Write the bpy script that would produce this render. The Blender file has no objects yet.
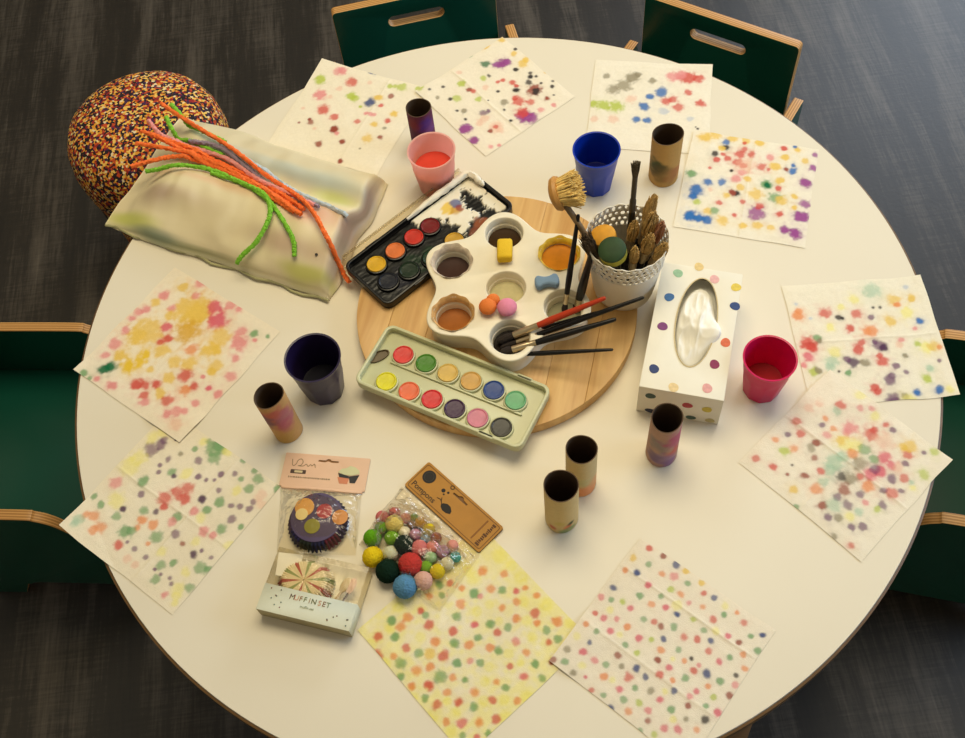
import bpy, bmesh, math, random
import numpy as np
from mathutils import Vector, Matrix, Euler

scene = bpy.context.scene
C = scene.collection
TZ = 0.56                       # height of the table top
pi = math.pi

# ------------------------------------------------------------------ camera
F_, PITCH, ROLL, CX_, CY_, CZ_ = [1050.0, 1.041369, -0.14097, -0.026679, -0.781835, 1.256503]
cam_data = bpy.data.cameras.new('camera')
cam_data.sensor_fit = 'HORIZONTAL'
cam_data.sensor_width = 36.0
cam_data.lens = F_ * 36.0 / 965.0
cam_data.clip_start = 0.05
cam = bpy.data.objects.new('camera', cam_data)
C.objects.link(cam)
cp, sp, cr, sr = math.cos(PITCH), math.sin(PITCH), math.cos(ROLL), math.sin(ROLL)
right, fwd, up = Vector((1, 0, 0)), Vector((0, cp, -sp)), Vector((0, sp, cp))
r2, u2 = cr * right + sr * up, -sr * right + cr * up
M = Matrix((r2, u2, -fwd)).transposed().to_4x4()
M.translation = Vector((CX_, CY_, CZ_ + TZ))
cam.matrix_world = M
scene.camera = cam

# ------------------------------------------------------------------ light
world = bpy.data.worlds.new('world')
scene.world = world
world.use_nodes = True
world.node_tree.nodes['Background'].inputs[0].default_value = (1.0, 0.89, 0.68, 1)
world.node_tree.nodes['Background'].inputs[1].default_value = 0.25


def area_light(name, loc, target, sx, sy, power, color):
    l = bpy.data.lights.new(name, 'AREA')
    l.shape = 'RECTANGLE'
    l.size, l.size_y, l.energy, l.color = sx, sy, power, color
    o = bpy.data.objects.new(name, l)
    C.objects.link(o)
    o.location = loc
    o.rotation_euler = (Vector(target) - Vector(loc)).to_track_quat('-Z', 'Y').to_euler()
    return o


area_light('ceiling_lamp', (0.2, 0.6, 2.75), (0.05, 0.05, 0.5), 1.6, 1.0, 37, (1.0, 0.87, 0.60))
area_light('back_window_daylight', (2.3, 3.4, 1.75), (0.5, 0.3, 0.2), 2.2, 1.5, 110, (0.72, 0.84, 1.0))
area_light('side_cool_fill', (3.4, -0.2, 1.7), (0.8, 0.0, 0.1), 2.0, 1.4, 80, (0.50, 0.70, 1.0))  # added cool fill from the right, put in to turn the floor bluish

vs = scene.view_settings
vs.view_transform = 'Standard'
vs.look = 'None'
vs.exposure = 0.07
vs.gamma = 1.0
vs.use_curve_mapping = False


# ------------------------------------------------------------------ helpers
def lin(c):
    if isinstance(c, str):
        c = [int(c[i:i + 2], 16) / 255 for i in (1, 3, 5)]
    else:
        c = [v / 255 for v in c]
    return tuple(v / 12.92 if v <= 0.04045 else ((v + 0.055) / 1.055) ** 2.4 for v in c)


def principled(m):
    return m.node_tree.nodes['Principled BSDF']


MATS = {}


def mat(name, col, rough=0.5, var=0.06, scale=40, bump=0.0, bscale=200, metal=0, spec=0.5, sheen=0, trans=0, emit=0, alpha=1, coat=0):
    if name in MATS:
        return MATS[name]
    m = bpy.data.materials.new(name)
    m.use_nodes = True
    nt = m.node_tree
    b = principled(m)
    c = lin(col)
    tc = nt.nodes.new('ShaderNodeTexCoord')
    n = nt.nodes.new('ShaderNodeTexNoise')
    n.inputs['Scale'].default_value = scale
    n.inputs['Detail'].default_value = 4
    nt.links.new(tc.outputs['Object'], n.inputs['Vector'])
    r = nt.nodes.new('ShaderNodeValToRGB')
    r.color_ramp.elements[0].position = 0.3
    r.color_ramp.elements[1].position = 0.7
    r.color_ramp.elements[0].color = (*[v * (1 - var) for v in c], 1)
    r.color_ramp.elements[1].color = (*[min(1, v * (1 + var)) for v in c], 1)
    nt.links.new(n.outputs['Fac'], r.inputs['Fac'])
    nt.links.new(r.outputs['Color'], b.inputs['Base Color'])
    b.inputs['Roughness'].default_value = rough
    b.inputs['Metallic'].default_value = metal
    b.inputs['Specular IOR Level'].default_value = spec
    b.inputs['Transmission Weight'].default_value = trans
    b.inputs['Alpha'].default_value = alpha
    b.inputs['Coat Weight'].default_value = coat
    if sheen:
        b.inputs['Sheen Weight'].default_value = sheen
        b.inputs['Sheen Tint'].default_value = (*[min(1, v * 1.3 + .02) for v in c], 1)
    if bump:
        n2 = nt.nodes.new('ShaderNodeTexNoise')
        n2.inputs['Scale'].default_value = bscale
        n2.inputs['Detail'].default_value = 5
        nt.links.new(tc.outputs['Object'], n2.inputs['Vector'])
        bp_ = nt.nodes.new('ShaderNodeBump')
        bp_.inputs['Strength'].default_value = bump
        bp_.inputs['Distance'].default_value = 0.002
        nt.links.new(n2.outputs['Fac'], bp_.inputs['Height'])
        nt.links.new(bp_.outputs['Normal'], b.inputs['Normal'])
    MATS[name] = m
    return m


def attr_mat(name, rough=0.8, bump=0.0, bscale=300, spec=0.3):
    if name in MATS:
        return MATS[name]
    m = mat(name, (200, 200, 200), rough, bump=bump, bscale=bscale, spec=spec)
    nt = m.node_tree
    a = nt.nodes.new('ShaderNodeAttribute')
    a.attribute_name = 'paint'
    nt.links.new(a.outputs['Color'], principled(m).inputs['Base Color'])
    return m


def film_mat(name, gloss=0.14, tint=(250, 246, 235), bump=0.6, bscale=90, rough=0.12):
    if name in MATS:
        return MATS[name]
    m = bpy.data.materials.new(name)
    m.use_nodes = True
    nt = m.node_tree
    nt.nodes.remove(principled(m))
    out = nt.nodes['Material Output']
    t = nt.nodes.new('ShaderNodeBsdfTransparent')
    t.inputs[0].default_value = (*lin(tint), 1)
    g = nt.nodes.new('ShaderNodeBsdfGlossy')
    g.inputs['Roughness'].default_value = rough
    lw = nt.nodes.new('ShaderNodeLayerWeight')
    lw.inputs['Blend'].default_value = 0.25
    mth = nt.nodes.new('ShaderNodeMath')
    mth.operation = 'MULTIPLY_ADD'
    mth.inputs[1].default_value = 0.5
    mth.inputs[2].default_value = gloss
    nt.links.new(lw.outputs['Fresnel'], mth.inputs[0])
    mx = nt.nodes.new('ShaderNodeMixShader')
    nt.links.new(mth.outputs[0], mx.inputs[0])
    nt.links.new(t.outputs[0], mx.inputs[1])
    nt.links.new(g.outputs[0], mx.inputs[2])
    nt.links.new(mx.outputs[0], out.inputs['Surface'])
    tc = nt.nodes.new('ShaderNodeTexCoord')
    n = nt.nodes.new('ShaderNodeTexNoise')
    n.inputs['Scale'].default_value = bscale
    nt.links.new(tc.outputs['Object'], n.inputs['Vector'])
    b = nt.nodes.new('ShaderNodeBump')
    b.inputs['Strength'].default_value = bump
    b.inputs['Distance'].default_value = 0.004
    nt.links.new(n.outputs['Fac'], b.inputs['Height'])
    nt.links.new(b.outputs['Normal'], g.inputs['Normal'])
    nt.links.new(b.outputs['Normal'], lw.inputs['Normal'])
    MATS[name] = m
    return m


def finish(bm, name, angle=38):
    bmesh.ops.recalc_face_normals(bm, faces=bm.faces)
    ca = math.radians(angle)
    for f in bm.faces:
        f.smooth = True
    for e in bm.edges:
        if len(e.link_faces) == 2 and e.calc_face_angle(0) > ca:
            e.smooth = False
    me = bpy.data.meshes.new(name)
    bm.to_mesh(me)
    bm.free()
    return me


def obj(name, me, m=None, parent=None, loc=(0, 0, 0), rot=(0, 0, 0), scale=None):
    if isinstance(me, bmesh.types.BMesh):
        me = finish(me, name)
    o = bpy.data.objects.new(name, me)
    C.objects.link(o)
    if m is not None and not me.materials:
        for x in (m if isinstance(m, (list, tuple)) else [m]):
            me.materials.append(x)
    o.location = loc
    o.rotation_euler = rot
    if scale:
        o.scale = scale
    o.parent = parent
    return o


def tag(o, label, cat, group=None, kind=None):
    o['label'] = label
    o['category'] = cat
    if group:
        o['group'] = group
    if kind:
        o['kind'] = kind
    return o


def thing(name, label, cat, loc=(0, 0, 0), rot=(0, 0, 0), group=None):
    o = bpy.data.objects.new(name, None)
    o.empty_display_size = 0.05
    C.objects.link(o)
    o.location = loc
    o.rotation_euler = rot
    return tag(o, label, cat, group)


def from_py(name, v, f):
    me = bpy.data.meshes.new(name)
    me.from_pydata([tuple(x) for x in v], [], f)
    return me


def bm_py(v, f):
    bm = bmesh.new()
    vs_ = [bm.verts.new(x) for x in v]
    for q in f:
        bm.faces.new([vs_[i] for i in q])
    return bm


def plate(outlines, t, bevel=0.0, z0=0.0):
    """flat plate with holes: outlines = [outer, hole, ...] in xy, thickness t from z0 up."""
    cu = bpy.data.curves.new('tmp', 'CURVE')
    cu.dimensions = '2D'
    cu.fill_mode = 'BOTH'
    bv = min(bevel, t * 0.49)
    cu.extrude = t / 2 - bv
    cu.bevel_depth = bv
    cu.bevel_resolution = 2
    cu.offset = -bv
    for o in outlines:
        s = cu.splines.new('POLY')
        s.points.add(len(o) - 1)
        for p, q in zip(s.points, o):
            p.co = (q[0], q[1], 0, 1)
        s.use_cyclic_u = True
    ob = bpy.data.objects.new('tmp', cu)
    C.objects.link(ob)
    dg = bpy.context.evaluated_depsgraph_get()
    dg.update()
    me = bpy.data.meshes.new_from_object(ob.evaluated_get(dg))
    bpy.data.objects.remove(ob)
    bpy.data.curves.remove(cu)
    bm = bmesh.new()
    bm.from_mesh(me)
    bpy.data.meshes.remove(me)
    bmesh.ops.remove_doubles(bm, verts=bm.verts, dist=1e-6)
    bmesh.ops.translate(bm, verts=bm.verts, vec=(0, 0, t / 2 + z0))
    for f in bm.faces:
        f.material_index = 0
    return bm


def edge_mats(bm):
    """second material slot on every face that is not a flat side."""
    bm.normal_update()
    for f in bm.faces:
        f.material_index = 0 if abs(f.normal.z) > 0.85 else 1
    return bm


def text_mesh(body, size, bold=0.0):
    cu = bpy.data.curves.new('tmp', 'FONT')
    cu.body = body
    cu.size = size
    cu.align_x = 'CENTER'
    cu.align_y = 'CENTER'
    cu.extrude = 0.0001
    cu.offset = bold * size
    ob = bpy.data.objects.new('tmp', cu)
    C.objects.link(ob)
    dg = bpy.context.evaluated_depsgraph_get()
    dg.update()
    me = bpy.data.meshes.new_from_object(ob.evaluated_get(dg))
    bpy.data.objects.remove(ob)
    bpy.data.curves.remove(cu)
    me.materials.clear()
    return me


def circle(r, n=32, cx=0, cy=0, ry=None, wob=0, rng=None):
    ry = r if ry is None else ry
    pts = []
    ph = rng.random() * 6 if rng else 0
    for i in range(n):
        a = 2 * pi * i / n
        k = 1 + wob * math.sin(2 * a + ph) + wob * .7 * math.sin(3 * a + 2 * ph)
        pts.append((cx + r * k * math.cos(a), cy + ry * k * math.sin(a)))
    return pts


def rrect(w, h, r, n=6, cx=0, cy=0):
    pts = []
    for sx, sy, a0 in ((1, 1, 0), (-1, 1, 90), (-1, -1, 180), (1, -1, 270)):
        for i in range(n + 1):
            a = math.radians(a0 + 90 * i / n)
            pts.append((cx + sx * (w / 2 - r) + r * math.cos(a), cy + sy * (h / 2 - r) + r * math.sin(a)))
    return pts


def lathe(prof, n=40, fn=None, cap0=False, cap1=False):
    """revolve [(r,z)...]; fn(theta, i, r, z)->(r,z) may deform."""
    bm = bmesh.new()
    rings = []
    for i, (r, z) in enumerate(prof):
        if r < 1e-6:
            rings.append([bm.verts.new((0, 0, z))])
            continue
        ring = []
        for k in range(n):
            a = 2 * pi * k / n
            rr, zz = fn(a, i, r, z) if fn else (r, z)
            ring.append(bm.verts.new((rr * math.cos(a), rr * math.sin(a), zz)))
        rings.append(ring)
    for a, b in zip(rings, rings[1:]):
        for k in range(n):
            k2 = (k + 1) % n
            if len(a) == 1 and len(b) == 1:
                continue
            if len(a) == 1:
                bm.faces.new((a[0], b[k], b[k2]))
            elif len(b) == 1:
                bm.faces.new((a[k], a[k2], b[0]))
            else:
                bm.faces.new((a[k], a[k2], b[k2], b[k]))
    if cap0 and len(rings[0]) > 1:
        bm.faces.new(rings[0])
    if cap1 and len(rings[-1]) > 1:
        bm.faces.new(rings[-1])
    return bm


def catmull(pts, per=12):
    P = [Vector(p) for p in pts]
    P = [P[0] * 2 - P[1]] + P + [P[-1] * 2 - P[-2]]
    out = []
    for i in range(1, len(P) - 2):
        for k in range(per):
            t = k / per
            a, b, c, d = P[i - 1], P[i], P[i + 1], P[i + 2]
            out.append(0.5 * ((2 * b) + (c - a) * t + (2 * a - 5 * b + 4 * c - d) * t * t + (3 * b - a - 3 * c + d) * t ** 3))
    out.append(P[-2])
    return out


def tube(path, rad, n=8, jitter=0, rng=None, taper=None):
    bm = bmesh.new()
    path = [Vector(p) for p in path]
    prev = None
    t0 = (path[1] - path[0]).normalized()
    nrm = t0.orthogonal().normalized()
    for i, p in enumerate(path):
        t = (path[min(i + 1, len(path) - 1)] - path[max(i - 1, 0)]).normalized()
        nrm = (nrm - t * nrm.dot(t)).normalized()
        bn = t.cross(nrm)
        r = rad * (taper(i / (len(path) - 1)) if taper else 1)
        ring = []
        for k in range(n):
            a = 2 * pi * k / n
            rr = r * (1 + (rng.uniform(-jitter, jitter) if jitter else 0))
            ring.append(bm.verts.new(p + nrm * math.cos(a) * rr + bn * math.sin(a) * rr))
        if prev:
            for k in range(n):
                bm.faces.new((prev[k], prev[(k + 1) % n], ring[(k + 1) % n], ring[k]))
        else:
            bm.faces.new(ring[::-1])
        prev = ring
    bm.faces.new(prev)
    return bm


def box(w, d, h, bevel=0.0, seg=2, z0=0.0):
    bm = bmesh.new()
    bmesh.ops.create_cube(bm, size=1)
    bmesh.ops.scale(bm, vec=(w, d, h), verts=bm.verts)
    bmesh.ops.translate(bm, vec=(0, 0, h / 2 + z0), verts=bm.verts)
    if bevel:
        bmesh.ops.bevel(bm, geom=bm.edges[:], offset=bevel, segments=seg, profile=0.5, affect='EDGES')
    return bm


def xform(bm, loc=(0, 0, 0), rot=(0, 0, 0), sc=(1, 1, 1)):
    m = Matrix.Translation(loc) @ Euler(rot).to_matrix().to_4x4() @ Matrix.Diagonal((*sc, 1))
    bmesh.ops.transform(bm, matrix=m, verts=bm.verts)
    return bm


def join(*bms):
    out = bmesh.new()
    for b in bms:
        me = bpy.data.meshes.new('t')
        b.to_mesh(me)
        b.free()
        out.from_mesh(me)
        bpy.data.meshes.remove(me)
    return out


def vnoise(x, y, seed, cells=16):
    """smooth value noise on [0,1]^2, range -1..1"""
    g = np.random.RandomState(seed).uniform(-1, 1, (cells + 3, cells + 3))
    X, Y = np.clip(x, 0, 1) * cells, np.clip(y, 0, 1) * cells
    i, j = np.floor(X).astype(int), np.floor(Y).astype(int)
    fx, fy = X - i, Y - j
    fx, fy = fx * fx * (3 - 2 * fx), fy * fy * (3 - 2 * fy)
    return (g[i, j] * (1 - fx) + g[i + 1, j] * fx) * (1 - fy) + (g[i, j + 1] * (1 - fx) + g[i + 1, j + 1] * fx) * fy


def sstep(a, b, x):
    t = np.clip((x - a) / (b - a), 0, 1)
    return t * t * (3 - 2 * t)


def set_paint(me, col):
    a = me.color_attributes.new('paint', 'FLOAT_COLOR', 'POINT')
    full = np.ones((len(me.vertices), 4), np.float32)
    full[:, :3] = col
    a.data.foreach_set('color', full.ravel())


def blob(col, d, color, alpha=1.0, soft=0.3):
    """mix colour where d<1 (d = normalised distance array)"""
    w = (alpha * (1 - sstep(1 - soft, 1 + soft * .4, d)))[:, None]
    return col * (1 - w) + np.array(lin(color)) * w


PAL = {'r': (205, 72, 62), 'p': (224, 140, 140), 'h': (214, 84, 108), 'o': (228, 142, 86), 'y': (228, 190, 84), 'Z': (228, 188, 30),
       'a': (214, 165, 55), 'Y': (236, 226, 118), 'g': (112, 158, 104), 'G': (16, 104, 64), 'l': (178, 192, 72), 'u': (112, 74, 108),
       'U': (70, 34, 76), 'v': (150, 70, 140), 'b': (44, 108, 178), 'B': (22, 58, 120), 'k': (58, 52, 50), 'n': (150, 72, 56),
       't': (140, 130, 104), 'c': (150, 190, 160), 's': (232, 184, 158), 'f': (176, 188, 205)}
DOTS = {
 'A': 'y -695 851 82,p -520 1066 93,p -841 579 82,y -858 440 74,p -578 490 67,y -284 626 275,y -177 644 184,h -33 861 110,h 157 705 145,p 138 995 73,p 290 1014 51,p -970 166 74,p -907 257 66,p -972 39 59,y -619 -37 237,y -667 -142 146,h -423 198 80,a -105 331 182,r -260 78 66,r -308 -26 58,p -416 847 67,y -535 366 67,p -897 -165 67,p -870 -419 88,p -858 -630 65,y -659 -528 90,Z -436 -577 115,Z -343 -422 90,Z -339 -299 72,G -701 -809 79,G -648 -737 86,g -894 -1013 51,g -759 -1046 36,p -404 -945 78,p -669 -988 43,y -185 -128 116,y -126 -441 57,y 217 -395 85,o 150 135 90,y 376 255 126,y 373 521 144,p 685 598 125,p 575 748 79,y 466 313 72,y 303 -80 106,y 109 -156 90,r -116 -726 85,r 2 -673 64,r 114 -565 71,r 99 -798 64,p 182 -883 64,y 270 -641 84,r 436 -674 84,r 383 -242 106,r 611 -306 63,o 547 -417 78,p 673 -749 87,p 597 -843 63,p 762 -669 55,p 808 -493 56,p 986 -204 63,h 813 -209 49,p 933 112 77,y 646 116 99,y 654 4 64,p 789 376 64,g 770 822 58,g 963 897 28,p 620 -113 35,p 838 744 36,s 833 -893 86',
 'B': 'u -810 456 94,u -765 588 72,u -761 660 51,Y -868 264 115,Y -875 98 130,Y -925 598 91,Y -860 736 73,U -628 763 21,Y -283 940 58,g -306 800 43,g -81 972 136,g 11 848 99,g -63 1030 89,u -141 701 54,t -424 642 36,u -510 488 42,u -540 358 32,u -479 271 32,g -331 370 57,U -270 342 38,Y -155 464 84,g -562 58 78,p -864 -167 85,u 17 520 42,u 142 540 27,u 237 604 28,u 254 714 42,u 404 823 42,g 362 1035 43,g 526 828 42,g 725 952 70,g 709 779 63,u 386 520 38,Y 93 1017 71,Y 588 656 63,U 292 303 56,g 511 410 63,u 673 461 38,u 786 516 41,u 906 561 48,u 881 666 34,u 818 328 55,Y -670 -337 112,u -457 -97 46,g -809 -510 50,g -973 -486 43,g -508 -506 63,U -509 -384 41,g -256 -240 63,r -139 49 98,r -61 190 78,r 2 299 88,r 76 171 77,r -63 -54 52,U -109 -164 37,p 315 120 63,g 449 237 55,g 189 -68 62,p 177 -154 63,o -179 -350 63,o -7 -321 69,o -160 -467 49,Y 454 97 69,g 789 150 65,u 329 -253 58,g 146 -423 82,g -264 -601 96,g -192 -531 63,r -199 -771 69,u -133 -684 27,u 10 -706 37,o 115 -551 34,n 495 -291 38,Y 634 -168 62,p 621 -6 68,p 756 21 48,Y 1036 40 68,U 727 -314 51,Y 351 -527 62,u 218 -701 34,g 455 -657 61,s 32 -847 55,s 179 -852 48,g 576 -543 48,Y 785 -545 68,g 931 -384 80,g 1012 -350 47,u 947 -208 30,u 775 -219 27,g 538 -836 61,u 432 -751 23,u 545 -749 24,u 678 -720 27,u 748 -767 27,Y 871 -752 80,Y 959 -915 46,Y 914 -844 53,g 969 -665 61,p 778 -916 47,o -770 -681 71,o -870 -727 53,o -568 -733 77,o -623 -821 63,c -889 -827 77,c -893 -894 56,s 905 791 76,s 1005 705 63,g 595 1009 50,g 983 323 41,g 1045 996 56',
 'C': 'p -618 840 72,p -539 867 78,l -811 567 89,r -297 692 92,p -669 265 104,s -484 278 44,r -458 -19 103,l -155 410 81,l -79 379 68,B -57 1011 50,B 22 1038 49,s 8 785 39,l 372 813 49,l 450 839 49,l 572 866 83,l 829 923 44,B 219 398 88,y 289 518 68,n 478 610 54,r 413 384 44,l 92 247 33,p 246 149 38,p 320 148 38,p 389 161 35,r -208 -111 68,r 193 -57 49,n -90 -342 64,p 0 -403 38,r 658 105 54,y 482 -31 59,y 685 282 67,t 684 -53 37,y 516 -340 85,n 697 -261 47,n -185 -706 59,n 163 -530 48,n -528 -338 49,n -571 -286 27,s -403 -432 33,n -703 -407 21,s -788 -103 33,n 310 -910 47,s -425 492 55,t 500 -574 20',
 'D': 'y -1007 527 65,y -956 581 65,y -885 869 54,g -978 255 48,G -624 304 76,v -469 469 95,v -440 541 94,v -421 608 64,k -191 599 41,y -213 771 82,y -244 873 59,y -492 813 53,k -558 899 30,y -1001 -187 59,l -545 -259 70,l -348 -525 69,l -946 -833 64,t -974 -647 42,k -698 -527 35,k -799 -733 23,k -401 -612 36,l -383 78 59,k -376 185 35,n -357 -259 46,r -290 -228 47,r -164 207 41,r -139 292 41,r 0 383 52,r 111 385 41,k 180 327 57,s -214 -20 58,k 3 81 26,n 368 545 120,k 188 584 63,k 417 540 72,k 31 736 32,k 102 696 46,k 155 764 29,k 332 726 23,k 510 801 34,k 424 894 24,r 403 196 100,r 311 200 51,r 536 327 63,v 702 57 127,v 798 105 112,r 625 85 108,p 783 340 57,n 653 565 45,k 672 699 19,v 270 -815 103,v 537 -866 79,u 198 -374 62,u 217 -297 40,s 297 -436 70,s 328 -570 71,s 559 -431 113,r 559 -431 43,n 574 -552 40,k 620 -170 35,s 674 -416 57,l -95 -266 58,t -50 -596 52,k -128 -681 29,k 107 -685 28,t 259 1 62,k 377 -97 25,k 43 -164 17,t -581 -747 35,s -780 -128 41,p 836 -748 39,p 898 -637 34,p 831 561 45,y 195 940 24',
 'E': 't -325 587 105,t -441 396 122,t -607 292 96,t -241 653 61,t 7 539 65,l -912 -41 77,l -729 -56 104,l -533 -70 112,p 326 666 105,r 566 654 121,r 740 637 86,p 455 706 87,b 175 306 95,b -3 191 60,b -95 -35 81,b -198 -322 59,b -40 -326 68,r 252 110 86,r 356 160 76,r 450 -8 86,r 592 315 64,r 799 96 76,s -309 107 86,s -874 -360 60,s -573 -352 86,f 221 -103 77,t -743 585 58,f 633 -243 51,k 757 -443 20,k 726 -406 16',
 'F': 'y -782 831 92,y -606 922 83,y -352 904 74,y -143 899 66,y 62 910 66,b -436 814 54,k -428 703 50,k -562 537 58,r -511 425 53,r -356 494 53,r -448 559 41,r -187 611 82,r -141 731 49,r -26 642 65,r -205 442 73,r -118 404 57,p -163 133 73,p -100 270 65,r 164 432 73,p 260 643 57,r 439 861 45,v 910 826 49,v 905 563 60,v 841 253 80,v 872 -147 79,v 841 -401 109,v 799 -725 92,v 640 -697 70,v 206 -464 119,y 641 873 53,y 776 674 49,y 361 487 80,y 473 223 71,b 628 443 65,b 617 549 40,n 527 450 40,g 286 105 79,g 435 -130 96,G 295 96 48,r 463 61 48,y 519 -166 86,y 146 -120 104,y 703 -50 48,y 727 -254 47,r 529 -423 55,b -744 -208 97,b -763 -344 64,b -588 -26 65,b -377 16 60,b -743 -719 96,b -600 -731 79,b -498 -746 71,g -853 94 73,y -505 -571 63,g -408 -547 59,y -265 -699 86,y 37 -740 63,y 247 -686 70,y 444 -697 55,r -368 -381 48,r -22 -301 44,k -131 -154 49,n -204 -153 56,s -527 -164 41,r -106 -563 40,r -589 255 28,k -263 266 25,r 221 -331 56,y -485 664 58,y -100 -26 64,y -275 -220 56,y -3 155 57,s -78 411 137,y 479 686 57,l -688 -435 57,r -158 851 33,r 270 398 32,b 594 931 33',
 'G': 'c 238 767 113,Y -33 661 65,y 500 608 85,o 528 529 49,y 743 607 64,Y 627 382 84,y 381 260 85,k 191 491 21,k 284 481 23,r -483 475 86,r -48 416 69,r -193 197 69,k -314 377 43,k -263 366 26,o -864 447 80,o -827 526 54,u 135 333 43,o 86 128 92,o 18 119 58,r -806 -9 110,r -759 -61 79,h -855 -209 73,p -935 -341 42,g -664 73 54,t -647 23 37,Y -455 229 59,r -165 -149 73,r -88 -46 53,u 130 -114 83,U 176 -166 52,u 82 -62 39,r 112 -378 83,r 95 -283 47,U -277 -351 73,u -343 -289 48,t -123 -372 62,c -543 -301 83,c -589 -389 63,Y -488 -165 79,k -496 -469 23,l -827 -451 63,t -757 -436 52,g -377 -502 42,u 276 -455 52,u 369 -556 36,u 132 -670 72,u 185 -615 51,r -83 -757 66,r -59 -818 46,u 106 -938 81,u 129 -999 71,b 437 -870 56,b 732 -855 56,b 764 213 53,f 712 804 37,Y 739 -189 88,y 829 -197 73,o 903 -220 36,l 635 -131 47,l 629 -662 66,Y 869 -874 56,s 399 -124 52,p 671 113 32,f -689 398 26,f -844 643 26,c 690 -524 46,t 276 -924 51,Y -249 551 49,u 845 -432 31,t 434 -299 36,p 444 -50 36,Y 313 -987 100,s -565 -757 30',
 'H': 'r -786 21 53,r -637 -85 56,p -229 427 90,p -230 343 69,r 14 528 86,r 16 613 55,r 67 774 41,h 332 379 88,h 448 360 68,h 409 188 74,h 335 62 85,r 274 -51 47,Y -160 193 103,Y -38 257 82,o 7 139 69,y -220 188 69,c -80 -109 108,c -59 -248 68,c -66 13 75,g 82 294 68,g 242 264 61,t 146 78 88,t 213 -165 85,n 233 -329 80,k 107 -217 61,u 327 159 61,u 560 205 60,u 571 491 40,u 707 -169 50,u 416 -242 49,u 402 -473 57,u 320 -784 53,u 600 -683 46,u 694 -565 49,u 241 -478 50,o 424 -87 74,r 680 37 74,r 671 316 57,r 527 624 61,y 470 732 85,y 410 672 55,l 733 881 57,l 826 531 64,Y -109 785 55,Y -425 894 63,r -120 -335 48,o -18 -578 74,n -234 -528 50,n 166 -707 60,c -3 -432 61,y -221 -779 54,t 408 -698 53,Y 501 -579 60,r 740 -870 49,t 521 -929 39,c 551 -452 60,c 272 -602 84,u 587 -3 41,u 737 155 33,l 693 -260 47,r -592 -694 48,r -824 -761 49,n -399 -664 27,o -811 -365 42,l -628 -431 63,o -553 -304 55,n -298 -243 48,n -405 -48 52,t -406 -159 62,u -525 210 35,p -391 130 49,r -509 601 63,o -390 270 43,s -798 290 63,s -722 421 49,c -498 499 56,p -311 739 42,u 175 769 42,s 206 553 137,g -48 -946 40,Y 825 285 41,u -742 -204 35,o -549 309 35,k -438 -515 17,p -211 836 41,c 771 335 34,p 533 -291 40,u 646 785 26,s 531 387 68',
 'I': 'Y -528 476 94,Y 131 727 73,Y 359 896 98,Y 704 948 65,Y 324 592 65,Y 512 505 64,Y -188 217 66,Y -137 393 60,Y -414 -493 60,y -177 -540 66,Y -450 -1021 78,Y 93 -1014 64,Y 408 -990 76,Y 682 -938 76,Y 678 -431 64,Y 827 -247 63,Y 983 -370 76,Y 986 -30 88,Y 515 -263 64,Y 420 -112 58,Y 455 160 59,Y 636 190 44,Y 555 -742 57,Y 387 -742 50,Y -746 -695 67,Y -885 -451 67,Y -751 -987 72,Y -115 913 80,Y -505 908 101,Y -321 922 74,Y -663 484 81,Y 90 343 52,o -512 620 60,o -297 786 47,r -673 212 47,o -527 275 42,o -389 140 60,g -763 102 55,g -636 37 39,g -369 344 60,p -292 376 33,o -272 537 51,g -154 623 49,h -36 748 40,o 14 861 36,o 183 891 42,r 323 727 59,o 580 855 59,o 63 665 47,o -2 479 47,g 40 232 56,r 172 236 45,g 217 371 45,o 220 520 49,g 570 685 49,g 740 710 48,r 691 600 45,p 418 318 51,o 591 328 44,o 437 664 46,h -82 100 46,r -197 -156 53,g -314 -1 52,r -450 -320 60,o -668 -587 59,o -706 -457 60,o -745 -89 47,r -667 -278 47,g -580 -274 40,g -807 -623 54,g -617 -716 52,r -766 -870 60,r -591 -1020 63,r -422 -707 49,o -448 -877 42,g -268 -624 52,g -325 -864 65,g -208 -970 46,o -125 -788 59,o -55 -635 51,o -238 -392 59,r -49 -436 68,g -75 -242 56,o 59 -112 58,g 67 19 45,o 256 50 51,g 355 91 51,p 206 -234 41,g 126 -365 48,g 312 -157 45,g 112 -618 77,o 227 -518 44,g 342 -427 37,r 105 -786 55,o -21 -946 44,o 313 -678 44,o 530 -439 55,r 485 -647 48,r 336 -858 57,g 191 -918 44,g 649 -552 50,r 737 -344 50,o 611 -169 48,g 731 -137 44,r 576 79 45,g 767 307 51,h 784 108 45,g 947 245 44,o 939 -150 44,r 927 -466 50,o 816 -630 55,h 695 -782 56,o 559 -904 43,g 796 -871 37,g 983 -643 43,h 922 -767 37,n 885 471 41',
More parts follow.
